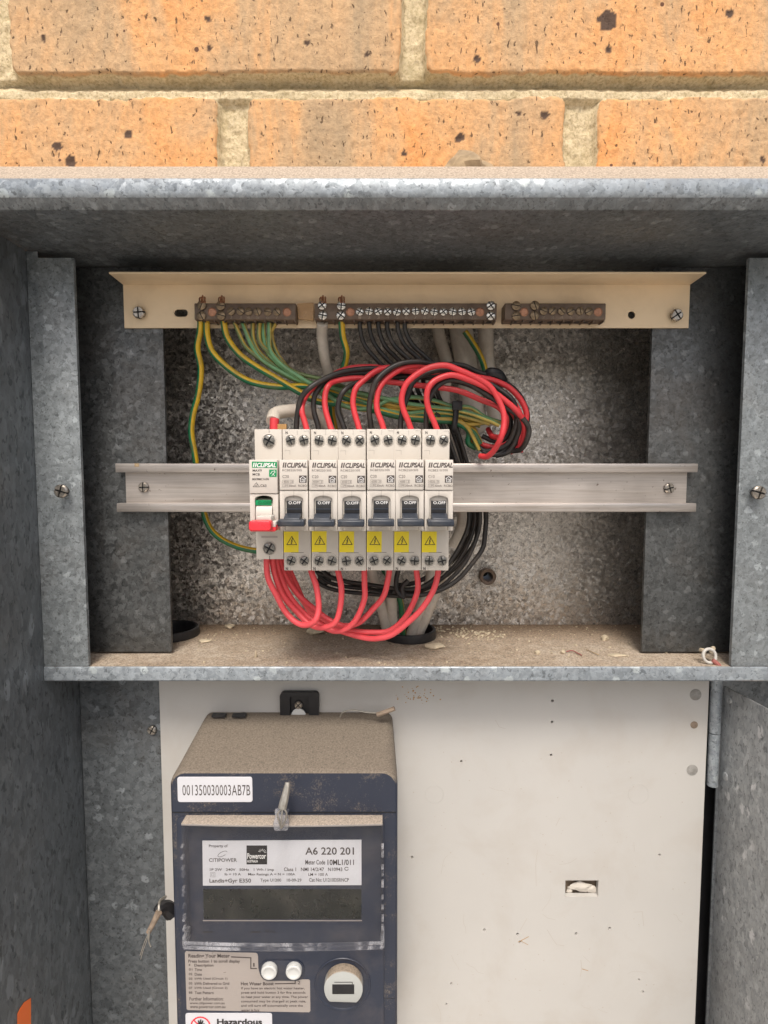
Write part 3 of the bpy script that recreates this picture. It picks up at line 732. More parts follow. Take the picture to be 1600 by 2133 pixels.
TB2 = terminal(655, 1035, [672, 711, 1022], [730, 1000], [749.5+19.35*i for i in range(13)], 'n', 'long middle brown terminal block with bright cross head screws', [(749.5+19.35*i, str(i+1)) for i in range(13)], True)
TB3 = terminal(1052, 1262, [1075, 1113], [1092, 1246], [1132, 1151, 1170, 1189, 1208, 1227], 'b', 'right brown terminal block with no wires below it', [(1132, '2'), (1151, '3'), (1170, '4'), (1189, '5'), (1208, '6'), (1227, '7')], False)
bm = NB(); patch(bm, [(620, 634), (654, 632), (654, 669), (622, 666)], .395, thick=.002); o = build('amber_tape', bm, 'tape'); tag(o, 'amber tape scrap between the left and middle terminal blocks', 'tape')

# ------------------------------------------------------------------ rail
RL = empty('mounting_rail', (0.016, 0, -.03), 'long horizontal aluminium rail that the breakers clip onto', 'mounting rail')
zt, zb = Zv(965.5, .3925), Zv(1066.5, .3925)
bm = NB(); x0, x1 = Xu(242, 1015, .3925), Xu(1452, 1015, .3925)
yl, yb = -.0075, -.0003
box(bm, x0+.004, x1-.004, yb-.0010, yb, zb+.0052, zt-.0052)                      # web
prism(bm, [(yb-.0009, zt-.0062), (yb-.0009, zt-.0049), (yl+.0008, zt-.0049), (yl+.0008, zt), (yl, zt), (yl-.0003, zt-.0008), (yl-.0003, zt-.0044), (yl, zt-.0062)], x0, x1, 'x', bev=.00025)
prism(bm, [(yb-.0009, zb+.0062), (yl, zb+.0062), (yl-.0003, zb+.0044), (yl-.0003, zb+.0008), (yl, zb), (yl+.0008, zb), (yl+.0008, zb+.0049), (yb-.0009, zb+.0049)], x0, x1, 'x', bev=.00025)
build('rail_profile', bm, 'alu', RL)
for u, v in ((300, 1015), (1393, 1017)): place('screw', SC_SM, RL, at(u, v, .3985), (0, u, 0), 1.0)
bm = NB(); c = at(285, 969, .3922); box(bm, c.x-.0016, c.x+.0016, yl-.0005, yl-.00031, zt-.0022, zt+.0001); build('notch', bm, 'rock', RL)

# ------------------------------------------------------------------ breakers
DS, DP = .3485, .3325
BW = .01753
TSC = screw_mesh('clamp_screw', .0029, .0012, 4, .30, 'clampmetal')
def well(bm, c, r=.0034, mi=0):
    lathe(bm, (c.x, Yd(DS)+.0002, c.z), [(r+.0006, 0), (r+.0005, .00045), (r, .00055), (r-.0003, .0001)], 26, cap=False, mi=mi)
def rcbo(amp, code, label):
    xl = -.0637; xr = xl+BW-.00032; xm = (xl+xr)/2
    ztop, zp, zb_, zbot = Zv(894, DS), Zv(957.5, DP), Zv(1106, DP), Zv(1188.5, DS)
    zm = Zv(1021, DP)
    t = empty('breaker', (xm, Yd(.391), zbot), label, 'circuit breaker', 'breakers with grey levers on the rail')
    bm = NB()
    prism(bm, [(Yd(.391), zbot), (Yd(DS), zbot), (Yd(DS), zb_+.0003), (Yd(DS)-.0001, zp-.0005), (Yd(DS), ztop), (Yd(.391), ztop)], xl, xr, 'x', bev=.0004)
    for u, v in ((367, 130), (463, 130)): well(bm, at(*q4(u, v), DS))
    for u, v in ((372, 1000), (467, 1000)): well(bm, at(*q4(u, v+2), DS), .0036)
    bd = build('breaker_body', bm, 'white', t)
    xl += .0006; xr += .0006; xm += .0006
    bm = NB(); box(bm, xl+.00015, xr-.00010, Yd(DP), Yd(DS)-.0002, zm, zp, .0006)
    build('label_plate', bm, 'whiteplate', t)
    # lower front with the arched lever opening
    bm = NB(); hw = .0056; az = zm-.0058
    out = [(xl+.00005, zb_), (xl+.00005, zm-.0002), (xr-.00002, zm-.0002), (xr-.00002, zb_), (xm+hw, zb_), (xm+hw, az)]
    out += [(xm+hw*math.cos(R(a)), az+.0024*math.sin(R(a))) for a in range(15, 180, 15)] + [(xm-hw, az), (xm-hw, zb_)]
    prism(bm, out, Yd(DP)+.0008, Yd(DS)-.0003, 'y', bev=.00035, seg=2)
    build('front_bezel', bm, 'whiteplate', t)
    zc = Zv(1072, DP)
    bm = NB(); lathe(bm, (xm-.0053, Yd(.3425), zc), [(.0068, 0), (.0068, .0106)], 40, 'x'); box(bm, xm-hw+.0001, xm+hw-.0001, Yd(.3354), Yd(.347), zb_+.0002, az+.0022)
    build('lever_cheek', bm, 'whiteplate', t)
    bm = NB(); lathe(bm, (xm-.0046, Yd(.3425), zc), [(.0079, 0), (.0082, .0002), (.0082, .0090), (.0079, .0092)], 40, 'x')
    box(bm, xm-.0046, xm+.0046, Yd(.3355), Yd(.345), Zv(1105, .334), Zv(1092, .334), .0003)
    box(bm, xm-.0046, xm+.0046, Yd(.3338), Yd(.345), Zv(1078, .3338), Zv(1043, .3338), .0003)
    rk = build('rocker', bm, 'blackpl', t)
    L = NB()
    a = at(*q4(0, 703), .3215).z; b = at(*q4(0, 755), .3215).z
    prism(L, [(Yd(.3205), b+.0006), (Yd(.3215), b), (Yd(.331), b+.0004), (Yd(.331), a-.0002), (Yd(.3215), a), (Yd(.3205), a-.0008)], xl+.0010, xr-.0008, 'x', bev=.0005)
    prism(L, [(Yd(.3222), b+.001), (Yd(.3325), b+.001), (Yd(.3325), a+.0030), (Yd(.3290), a+.0026), (Yd(.3245), a+.0006)], xm-.0047, xm+.0047, 'x', bev=.0004)
    for sx in (-1, 1): box(L, xm+sx*.0062-.0002, xm+sx*.0062+.0002, Yd(.3204)-.0003, Yd(.3205), b+.0006, a-.0006)
    lv = build('lever', L, 'lever', t)
    bm = NB(); ptext(bm, 'O.OFF', *q4(352, 571), *q4(440, 592), .3338, .012, lift=.0001); 
    build('lever_lettering', bm, 'whiteink', t, recalc=False)
    bm = NB(); box(bm, xm-.0046, xm+.0046, Yd(.3335), Yd(.3345), Zv(1061.5, .333), Zv(1059, .333)); build('lever_ridge', bm, 'lever', t)
    # print on the plate
    bm = NB()
    for i in range(2): 
        u = 307+i*15; pt = [q4(u+7, 290), q4(u+16, 290), q4(u+10, 326), q4(u+1, 326)]
        patch(bm, pt, DP, thick=.00015)
    ptext(bm, 'CLIPSAL', *q4(341, 291), *q4(484, 327), DP, .032, .28, spacing=1.0)
    build('brand_lettering', bm, 'ink', t, recalc=False)
    bm = NB()
    ptext(bm, code, *q4(307, 338), *q4(448, 353), DP, .0)
    ptext(bm, amp, *q4(308, 381), *q4(354, 402), DP, .0)
    ptext(bm, '4500', *q4(316, 421), *q4(356, 436), DP, .0); ptext(bm, '3', *q4(372, 421), *q4(382, 436), DP, .0)
    stroke(bm, [q4(309, 417), q4(387, 417), q4(387, 440), q4(309, 440)], .45, DP, True, lift=.00014)
    stroke(bm, [q4(365, 417), q4(365, 440)], .45, DP, lift=.00017)
    stroke(bm, [q4(309, 448), q4(350, 448), q4(350, 467), q4(309, 467)], .4, DP, True, lift=.00014)
    ptext(bm, '~M', *q4(315, 451), *q4(345, 464), DP)
    ptext(bm, '30mA', *q4(355, 450), *q4(407, 466), DP, .01); ptext(bm, 'RCBO', *q4(423, 450), *q4(485, 466), DP, .01)
    build('small_print', bm, 'greyink', t, recalc=False)
    bm = NB(); patch(bm, [q4(430, 384), q4(481, 384), q4(483, 388), q4(483, 434), q4(480, 437), q4(431, 437), q4(428, 434), q4(428, 387)], DP)
    lg = build('house_badge', bm, 'ink', t)
    bm = NB(); stroke(bm, [q4(434, 408), q4(455, 391), q4(477, 408), q4(471, 408), q4(471, 431), q4(440, 431), q4(440, 408)], 1.0, DP, lift=.00022)
    stroke(bm, [q4(452, 424), q4(463, 424), q4(463, 412), q4(452, 409), q4(449, 416)], .9, DP, lift=.00025)
    build('house_outline', bm, 'whiteink', lg, recalc=False)
    # seam, label edge line, N marks
    bm = NB(); stroke(bm, [q4(390, 495), q4(390, 545)], .45, DP+.0008, lift=.00002)
    stroke(bm, [q4(371, 942), q4(461, 942)], .8, DS, lift=.00012)
    stroke(bm, [q4(415, 55), q4(415, 90)], .35, DS, lift=.00012); stroke(bm, [q4(463, 62), q4(500, 62), q4(500, 80)], .3, DS, lift=.00012)
    stroke(bm, [q4(322, 205), q4(362, 203), q4(362, 232)], .3, DS, lift=.00012)
    stroke(bm, [q4(366, 1035), q4(366, 1070)], .35, DS, lift=.00012)
    ptext(bm, 'N', *q4(330, 64), *q4(345, 83), DS, .04); ptext(bm, 'N', *q4(332, 1048), *q4(349, 1070), DS, .04)
    build('terminal_marking', bm, 'ink', t, recalc=False)
    bm = NB(); patch(bm, [q4(318, 790), q4(425, 790), q4(425, 941), q4(318, 941)], DS)
    ys = build('warning_sticker', bm, 'yellow', t)
    bm = NB(); stroke(bm, [q4(376, 825), q4(411, 885), q4(340, 885)], 1.35, DS, True, lift=.0002)
    patch(bm, [q4(379, 838), q4(368, 862), q4(375, 861), q4(371, 874), q4(367, 871), q4(370, 882), q4(380, 873), q4(376, 872), q4(384, 855), q4(377, 857), q4(384, 840)], DS, thick=.0002)
    build('hazard_triangle', bm, 'blackink', ys, recalc=False)
    for u, v in ((367, 130), (463, 130), (372, 1002), (467, 1002)):
        place('clamp_screw', TSC, t, at(*q4(u, v), DS-.00015), (0, random.uniform(0, 1.5), 0), 1.0)
    return t
def copy_tree(o, parent=None):
    c = o.copy(); COL.objects.link(c)
    if parent is not None: c.parent = parent
    for ch in list(o.children): copy_tree(ch, c)
    return c
ordn = ['first', 'second', 'third', 'fourth', 'fifth', 'sixth']
b1 = rcbo('C20', 'RCBE220/30S', 'white breaker marked C20 directly right of the red levered main switch')
labs = [None, 'white breaker marked C20, second grey lever from the red main switch', 'white breaker marked C20, third grey lever from the red main switch',
        'white breaker marked C20, fourth grey lever from the red main switch', 'white breaker marked C20 directly left of the one marked C10']
for k in range(1, 5):
    c = copy_tree(b1); c.location.x += BW*k; c.location.z += random.uniform(-.0003, .0003); c.location.y += random.uniform(-.0002, .0002); c.rotation_euler[1] = random.uniform(-.004, .004); c['label'] = labs[k]
    for ch in c.children:
        if ch.name.startswith('clamp_screw'): ch.rotation_euler[1] = random.uniform(0, 1.5)
        if ch.name.startswith('warning_sticker'): ch.location.x += random.uniform(0, .0003); ch.location.z += random.uniform(-.0001, .0005)
b6 = rcbo('C10', 'RCBE210/30S', 'white breaker marked C10 at the right end of the row'); b6.location.x += BW*5

# main switch
def main_switch():
    xl = -.0637-BW; xr = xl+BW-.00035; xm = (xl+xr)/2
    ztop, zp, zb_, zbot = Zv(894, DS), Zv(957.5, DP), Zv(1106, DP), Zv(1165, DS); zm = Zv(1028, DP)
    t = empty('main_switch', (xm, Yd(.391), zbot), 'white main switch with red lever and green print, left end of the row', 'main switch')
    bm = NB()
    prism(bm, [(Yd(.391), zbot), (Yd(DS), zbot), (Yd(DS), ztop), (Yd(.391), ztop)], xl, xr, 'x', bev=.0004)
    well(bm, at(*q4(210, 133), DS), .0042); well(bm, at(*q4(213, 912), DS), .0042)
    build('breaker_body', bm, 'white', t)
    bm = NB(); box(bm, xl+.0001, xr, Yd(DP), Yd(DS)-.0002, zm, zp, .0006); build('label_plate', bm, 'whiteplate', t)
    bm = NB(); hw = .0054; az = zm-.0035
    out = [(xl+.00005, zb_), (xl+.00005, zm-.0002), (xr, zm-.0002), (xr, zb_), (xm+hw, zb_), (xm+hw, az)]
    out += [(xm+hw*math.cos(R(a)), az+.0022*math.sin(R(a))) for a in range(15, 180, 15)] + [(xm-hw, az), (xm-hw, zb_)]
    prism(bm, out, Yd(DP)+.0008, Yd(DS)-.0003, 'y', bev=.00035)
    build('front_bezel', bm, 'whiteplate', t)
    zc = Zv(1072, DP)
    bm = NB(); lathe(bm, (xm-.0050, Yd(.3425), zc), [(.0095, 0), (.0098, .0003), (.0098, .0097), (.0095, .0100)], 40, 'x')
    build('rocker', bm, 'whiteplate', t)
    bm = NB(); patch(bm, [q4(118, 562), q4(232, 562), q4(232, 597), q4(118, 597)], .3355, thick=.0020); gb = build('green_band', bm, 'green', t)
    bm = NB(); ptext(bm, 'O-OFF', *q4(132, 570), *q4(228, 591), .3335, .02, lift=.0004); build('lever_lettering', bm, 'grnink', gb, recalc=False)
    bm = NB()
    X0, X1 = Xu(*q4(62, 748), .309), Xu(*q4(222, 748), .309); Z1, Z0 = Zv(q4(0, 713)[1], .309), Zv(q4(0, 786)[1], .309)
    prism(bm, rrect(X0, X1, Z0, Z1, .0016), Yd(.309), Yd(.3165), 'y', bev=.0007, seg=3)
    X0b, X1b = Xu(*q4(74, 748), .3185), Xu(*q4(264, 748), .3185)
    prism(bm, rrect(X0b, X1b, Z0-.0012, Z1-.0022, .0012), Yd(.3165), Yd(.331), 'y', bev=.0005)
    build('lever', bm, 'redlever', t)
    bm = NB(); a = at(*q4(262, 718), .318); b = at(*q4(215, 756), .318); box(bm, b.x, a.x, Yd(.3163), Yd(.330), b.z, a.z, .0004)
    a = at(*q4(228, 678), .322); b = at(*q4(122, 712), .322); box(bm, b.x, a.x, Yd(.3205), Yd(.332), b.z, a.z, .0006)
    build('lever_carrier', bm, 'whiteplate', t)
    bm = NB(); patch(bm, [q4(87, 283), q4(268, 286), q4(268, 330), q4(87, 327)], DP); gp = build('green_panel', bm, 'green', t)
    bm = NB()
    for i in range(2):
        u = 92+i*15; patch(bm, [q4(u+7, 292), q4(u+15, 292), q4(u+9, 322), q4(u+1, 322)], DP-.00012, thick=.00013)
    ptext(bm, 'CLIPSAL', *q4(123, 293), *q4(262, 325), DP, .032, .28, lift=.0003, spacing=1.0); build('brand_lettering', bm, 'whiteink', gp, recalc=False)
    bm = NB(); patch(bm, [q4(214, 341), q4(264, 341), q4(266, 345), q4(266, 391), q4(263, 394), q4(214, 394), q4(211, 391), q4(211, 344)], DP); gg = build('green_badge', bm, 'green', t)
    bm = NB(); stroke(bm, [q4(222, 372), q4(232, 356), q4(252, 350), q4(254, 362), q4(240, 372), q4(250, 386)], 1.0, DP, lift=.00022)
    stroke(bm, [q4(240, 372), q4(232, 386)], .8, DP, lift=.00026); build('badge_outline', bm, 'whiteink', gg, recalc=False)
    bm = NB()
    ptext(bm, 'MAX9', *q4(92, 339), *q4(158, 356), DP, .01); ptext(bm, 'MCB', *q4(92, 367), *q4(144, 384), DP, .01)
    ptext(bm, 'MX9MC163R', *q4(90, 403), *q4(212, 418), DP, .02); ptext(bm, 'C63', *q4(148, 448), *q4(192, 467), DP, .01)
    stroke(bm, [q4(119, 435), q4(142, 466), q4(95, 466)], .7, DP, True, lift=.00016); stroke(bm, [q4(110, 455), q4(118, 462), q4(130, 448), q4(120, 446)], .7, DP, lift=.0002)
    build('small_print', bm, 'ink', t, recalc=False)
    bm = NB(); patch(bm, [q4(155, 822), q4(273, 822), q4(273, 836), q4(155, 836)], DS); build('grey_mark', bm, 'silver', t)
    bm = NB(); stroke(bm, [q4(211, 52), q4(211, 92)], .8, DS, lift=.0001); stroke(bm, [q4(215, 955), q4(215, 992)], 1.2, DS, lift=.0001); build('case_seam', bm, 'ink', t, recalc=False)
    for u, v in ((210, 133), (213, 912)): place('clamp_screw', TSC, t, at(*q4(u, v), DS-.0002), (0, .5, 0), 1.25)
main_switch()

# ------------------------------------------------------------------ wires
def wire(pts, r, mat, label, cat='wire', group=None, name='wire', Dn=None, sub=8, n=12):
    """pts: (u, v, D)"""
    q = [(u+random.uniform(-1.3, 1.3), v+random.uniform(-1.3, 1.3), d) if 1 < i < len(pts)-2 else (u, v, d) for i, (u, v, d) in enumerate(pts)]
    bm = NB(); tube(bm, [at(u, v, d) for u, v, d in q], r, n, sub)
    o = build(name, bm, mat, sharp=60); tag(o, label, cat, group); return o
def seq(q, pts, d): 
    """pixel polyline through helper q with distances interpolated between given stops d=[(i, D)...]"""
    out = []
    for i, (u, v) in enumerate(pts):
        for (i0, d0), (i1, d1) in zip(d, d[1:]):
            if i0 <= i <= i1: D = d0+(d1-d0)*(i-i0)/(i1-i0); break
        out.append((*q(u, v), D))
    return out
RW, BWr = .00200, .00185
GR = 'red wires looping over the breakers'
reds = [
 ([(236, 478), (215, 400), (195, 330), (212, 262), (262, 200), (330, 150), (410, 103), (500, 78), (620, 72), (760, 92), (900, 118), (1050, 140), (1200, 175), (1330, 235), (1440, 330), (1480, 420), (1440, 510), (1350, 545), (1250, 525), (1200, 492)], [(0, .373), (2, .375), (6, .392), (10, .402), (15, .398), (19, .415)]),
 ([(384, 478), (362, 410), (338, 320), (332, 240), (350, 182), (400, 150), (540, 137), (700, 160), (870, 178), (1000, 188), (1130, 213), (1260, 262), (1360, 308), (1412, 370), (1410, 430), (1380, 480), (1330, 480), (1305, 440)], [(0, .373), (4, .378), (7, .392), (10, .386), (13, .381), (17, .412)]),
 ([(548, 478), (530, 410), (505, 330), (500, 265), (522, 195), (570, 140), (640, 92), (720, 72), (830, 88), (960, 100), (1100, 115), (1240, 150), (1350, 200), (1430, 255), (1490, 330), (1500, 420), (1470, 500), (1380, 555), (1300, 560)], [(0, .373), (4, .376), (7, .384), (10, .394), (14, .394), (18, .412)]),
 ([(694, 478), (675, 410), (648, 330), (640, 260), (660, 190), (710, 130), (790, 82), (890, 60), (1000, 66), (1120, 90), (1240, 125), (1340, 150), (1430, 190), (1500, 262), (1533, 345), (1520, 430), (1500, 500), (1497, 578)], [(0, .373), (4, .374), (8, .381), (12, .392), (17, .396)]),
 ([(858, 478), (832, 400), (800, 320), (795, 250), (820, 172), (880, 112), (960, 72), (1050, 58), (1130, 85), (1230, 132), (1310, 182), (1360, 250), (1390, 330), (1400, 400), (1385, 480), (1345, 560), (1300, 602), (1258, 600)], [(0, .373), (4, .370), (7, .371), (11, .373), (14, .371), (17, .388)]),
 ([(1014, 478), (985, 400), (952, 320), (938, 250), (950, 190), (1000, 140), (1085, 120), (1180, 142), (1280, 186), (1380, 246), (1470, 325), (1520, 395), (1520, 470), (1495, 540), (1440, 575)], [(0, .373), (4, .369), (7, .372), (10, .377), (14, .402)]),
]
for k, (p, d) in enumerate(reds):
    wire(seq(q8, p, d), RW, 'redwire', f'red wire looping up from the top of the {ordn[k]} grey levered breaker', 'wire', GR)
blacks = [
 ([(163, 478), (165, 400), (172, 320), (195, 250), (250, 190), (340, 132), (450, 97), (600, 80), (740, 90), (900, 90), (1060, 100), (1200, 150), (1340, 235), (1440, 320), (1475, 420), (1440, 520), (1360, 590), (1270, 575)], [(0, .377), (4, .372), (7, .388), (11, .398), (17, .402)]),
 ([(303, 478), (290, 410), (272, 330), (270, 262), (292, 205), (345, 150), (430, 125), (560, 110), (700, 125), (860, 130), (1020, 135), (1180, 170), (1300, 235), (1400, 310), (1440, 400), (1410, 490), (1340, 510), (1270, 480)], [(0, .379), (4, .378), (7, .396), (12, .400), (17, .41)]),
 ([(460, 478), (440, 410), (415, 340), (418, 275), (450, 215), (520, 170), (640, 145), (780, 130), (920, 130), (1080, 110), (1230, 130), (1350, 190), (1450, 265), (1470, 350), (1462, 440), (1415, 530), (1300, 570), (1245, 545)], [(0, .379), (4, .378), (7, .394), (12, .388), (17, .405)]),
 ([(612, 478), (605, 400), (598, 320), (606, 240), (640, 152), (700, 90), (780, 52), (880, 40), (1000, 50), (1150, 62), (1250, 98), (1380, 148), (1480, 222), (1530, 310), (1542, 390), (1500, 470), (1470, 560)], [(0, .379), (4, .371), (7, .376), (12, .402), (16, .41)]),
 ([(785, 478), (785, 400), (800, 320), (825, 240), (862, 155), (950, 105), (1060, 88), (1160, 110), (1270, 170), (1350, 220), (1430, 290), (1490, 380), (1485, 480), (1430, 570), (1350, 600)], [(0, .379), (4, .378), (7, .380), (10, .388), (14, .402)]),
 ([(938, 478), (936, 400), (942, 320), (962, 240), (1012, 172), (1090, 146), (1180, 168), (1290, 228), (1400, 298), (1500, 368), (1545, 432), (1540, 500), (1500, 560), (1430, 572)], [(0, .379), (4, .375), (8, .378), (11, .385), (13, .4)]),
]
for k, (p, d) in enumerate(blacks):
    wire(seq(q8, p, d), BWr, 'blackwire', f'black wire looping up from the top of the {ordn[k]} grey levered breaker', 'wire', 'black wires looping over the breakers')
lows = [
 ([(150, 130), (148, 200), (158, 280), (205, 380), (250, 460), (310, 522), (370, 542), (420, 515), (440, 440), (425, 330), (396, 240), (390, 190)], [(0, .362), (4, .366), (7, .358), (11, .366)]),
 ([(178, 130), (182, 200), (200, 280), (240, 380), (310, 460), (390, 535), (460, 556), (525, 528), (558, 450), (562, 340), (545, 240), (540, 190)], [(0, .366), (4, .372), (7, .364), (11, .366)]),
 ([(200, 130), (205, 200), (232, 290), (290, 400), (365, 480), (440, 535), (520, 574), (590, 562), (645, 505), (690, 400), (695, 320), (690, 230), (688, 190)], [(0, .370), (4, .377), (8, .370), (12, .366)]),
 ([(218, 130), (225, 200), (262, 285), (330, 380), (420, 455), (500, 515), (580, 545), (660, 520), (740, 452), (795, 375), (822, 290), (830, 230), (830, 190)], [(0, .374), (4, .383), (8, .376), (12, .366)]),
 ([(232, 130), (245, 200), (285, 290), (345, 395), (430, 480), (530, 545), (640, 572), (740, 578), (830, 568), (905, 515), (960, 430), (988, 340), (982, 250), (975, 190)], [(0, .378), (4, .388), (8, .380), (13, .366)]),
 ([(240, 130), (262, 200), (312, 310), (370, 430), (460, 530), (580, 582), (700, 610), (780, 612), (850, 590), (920, 532), (1010, 450), (1075, 350), (1098, 260), (1102, 190)], [(0, .382), (4, .390), (7, .374), (10, .366), (13, .366)]),
]
for k, (p, d) in enumerate(lows):
    wire(seq(q5, p, d), .0020, 'redwire_lit', f'red wire sagging from main switch to the {ordn[k]} grey levered breaker', 'wire', 'red wires sagging below the breakers')
# earth wires
GE = 'green and yellow wires below the left terminal block'
T = 'green and yellow wire '
def tw(p, d): return [(u, v, D) for (u, v), D in zip(p, [d[0]+(d[1]-d[0])*i/(len(p)-1) for i in range(len(p))])]
bd = [(760, 838), (830, 845), (880, 850), (945, 858)]
def ew(p, d, r, mat, lab): wire(tw(p, d), r, mat, lab, 'wire', GE)
ew([(418, 664), (417, 690), (412, 724), (419, 767), (414, 820), (402, 864), (399, 900), (404, 940), (411, 985), (418, 1030), (427, 1078), (445, 1110), (480, 1133), (530, 1147), (600, 1150)], (.392, .43), .0023, 'gy', 'thick green and yellow wire hanging far left and passing behind the rail')
ew([(430, 664), (432, 702), (445, 737), (480, 772), (524, 796), (580, 805), (640, 806), (700, 822), (760, 842), (830, 862), (900, 866), (945, 872), (975, 896), (976, 922), (992, 933)], (.392, .408), .0023, 'gy', 'thick green and yellow wire second from the left, curving low towards the bundle')
ew([(465, 664), (473, 702), (497, 737), (532, 763), (572, 787), (620, 815), (660, 835), (710, 842), (770, 852), (840, 870), (900, 876), (945, 880), (985, 900), (1000, 925)], (.392, .405), .0023, 'gy', 'thick green and yellow wire third from the left under the left terminal block')
ew([(486, 664), (496, 690), (512, 722), (540, 748), (575, 772), (615, 792), (660, 806), (720, 832), (790, 846), (860, 858), (945, 866), (1000, 888)], (.394, .408), .0015, 'gyold', T+'with brown dirt, fourth from the left under the left terminal block')
ew([(503, 664), (512, 690), (525, 722), (545, 748), (590, 776), (640, 800), (690, 812), (750, 835), (830, 860), (890, 856), (945, 862), (1020, 882)], (.396, .403), .0016, 'gypale', T+'in pale green, fifth from the left under the left terminal block')
ew([(527, 664), (528, 706), (545, 738), (580, 764), (650, 796), (700, 820), (760, 826), (830, 838), (900, 858), (945, 868), (985, 890), (995, 915)], (.396, .411), .0015, 'gyold', T+'sixth from the left under the left terminal block')
ew([(541, 664), (541, 710), (565, 738), (607, 776), (655, 800), (700, 812), (770, 832), (850, 850), (900, 848), (945, 855), (1010, 872), (1035, 884)], (.395, .405), .0016, 'gyold', T+'seventh from the left under the left terminal block')
ew([(561, 664), (561, 700), (563, 728), (585, 758), (630, 788), (675, 816), (707, 840), (742, 852), (777, 848), (812, 834), (861, 828), (903, 835), (945, 846), (980, 848), (1011, 869), (1046, 881)], (.394, .402), .0016, 'gypale', 'pale green and yellow wire running on top of the tied bundle')
ew([(580, 664), (562, 695), (554, 724), (572, 750), (620, 776), (670, 790), (720, 806), (790, 840), (860, 862), (945, 876), (980, 884), (1030, 878)], (.396, .406), .0015, 'gyold', T+'eighth and thinnest, bent left under the left terminal block')
ew([(549, 664), (550, 705), (560, 735), (592, 768), (640, 794), (690, 808), (745, 818), (800, 830), (850, 842), (900, 848), (945, 854), (980, 862), (1020, 876), (1040, 886)], (.397, .399), .0016, 'gypale', 'pale green and yellow wire just below the topmost strand of the tied bundle')
ew([(570, 664), (566, 700), (580, 740), (615, 782), (668, 818), (720, 846), (780, 856), (840, 868), (900, 872), (945, 876), (972, 888), (986, 912), (998, 938)], (.398, .403), .0016, 'gyold', 'dirty green and yellow wire forming the lowest strand of the tied bundle')
wire(tw([(711, 664), (714, 700), (721, 735), (715, 765), (700, 800), (690, 850), (700, 900), (720, 1000), (760, 1120), (825, 1230), (838, 1290), (840, 1345)], (.392, .445)), .0023, 'gy', 'green and yellow wire from the middle terminal block down to the bushing', 'wire')
wire(tw([(968, 690), (985, 715), (1000, 745), (1010, 775), (1000, 810)], (.43, .44)), .0024, 'gy', 'short green and yellow wire wrapped at the white cables behind the bracket', 'wire')
# neutral wires
GN = 'black wires below the middle terminal block'
for i, u in enumerate([749, 769, 788, 806, 828, 843]):
    e = i-2.5
    p = [(u, 664), (u+2, 690), (u+12+i, 720), (u+38+i*2, 752-i), (u+72, 785-i*2), (880+e*13, 822), (915+e*12, 880), (938+e*11, 935), (958+e*10, 1000), (972+e*11, 1075), (955+e*14, 1130), (915+e*16, 1180+i*2), (860+e*10, 1212+i*5), (770, 1212+e*10), (690-e*8, 1196+e*9), (660-e*12, 1150)]
    if i < 3: p = p[:9]+[(930-i*20, 1020), (880-i*20, 1060)]
    wire([(a_, b_, D_+(.004*((i*2) % 3-1) if k_ > 4 else 0)) for k_, (a_, b_, D_) in enumerate(tw(p, (.393, .428)))], .0016, 'blackwire', f'black wire {ordn[i]} from the left under the middle terminal block', 'wire', GN)
for i, (pp, lab) in enumerate([
    ([(1345, -220), (1366, -80), (1362, 30), (1345, 110), (1290, 200), (1200, 295), (1090, 352), (960, 372), (850, 350)], 'outermost black wire curving below the rail to the right of the breakers'),
    ([(1300, -220), (1322, -80), (1318, 30), (1290, 105), (1220, 200), (1130, 275), (1020, 330), (940, 345), (820, 365), (720, 345)], 'middle black wire curving below the rail to the right of the breakers'),
    ([(1270, -220), (1288, -80), (1285, 20), (1250, 90), (1170, 190), (1080, 250), (970, 300), (860, 322), (740, 330), (600, 300), (430, 250)], 'innermost black wire curving below the rail to the right of the breakers')]):
    P = [q5(u, v) for u, v in pp]; wire([(u, v, .418+.006*i) for u, v in P], .0018, 'blackwire', lab, 'wire', 'black wires curving below the rail')
wire([(*q5(u, v), .41) for u, v in [(880, 230), (868, 290), (872, 350), (905, 385), (900, 330), (935, 290)]], .0018, 'blackwire', 'short black wire curled just under the fifth grey levered breaker', 'wire')
# sheathed cables
GC = 'off white sheathed cables'
def cable(p, r, lab, mat='whitewire', D=None): wire(p, r, mat, lab, 'cable', GC, 'cable', n=14)
cable(tw([(672, 672), (671, 700), (676, 745), (686, 790), (700, 850), (720, 930)], (.392, .44)), .0039, 'off white cable hanging from the left end of the middle terminal block')
cable(tw([(905, 640), (915, 700), (930, 760), (925, 830), (935, 900), (950, 980), (965, 1080), (945, 1140)], (.455, .455)), .0050, 'off white cable behind the bundle, left of the three at the right')
cable(tw([(955, 640), (962, 700), (975, 780), (985, 850), (1000, 900)], (.452, .456)), .0092, 'thickest off white cable behind the bracket, middle of the three at the right')
cable(tw([(1010, 640), (1012, 690), (1016, 760), (1026, 830), (1034, 885)], (.448, .45)), .0060, 'off white cable behind the coil, right of the three at the right')
cable(tw([(568, 878), (574, 862), (600, 855), (640, 856), (672, 876), (695, 920), (700, 960)], (.372, .41)), .0045, 'dirty sheathed cable bent over behind the main switch top')
wire(tw([(571, 915), (571, 890), (572, 872)], (.370, .371)), .0030, 'redwire', 'short red core entering the top of the main switch', 'wire')
bm = NB(); patch(bm, [(580, 884), (598, 884), (598, 905), (580, 905)], .372, thick=.003); o = build('brass_tab', bm, 'tape'); tag(o, 'small brass tab beside the red core on top of the main switch', 'tab')
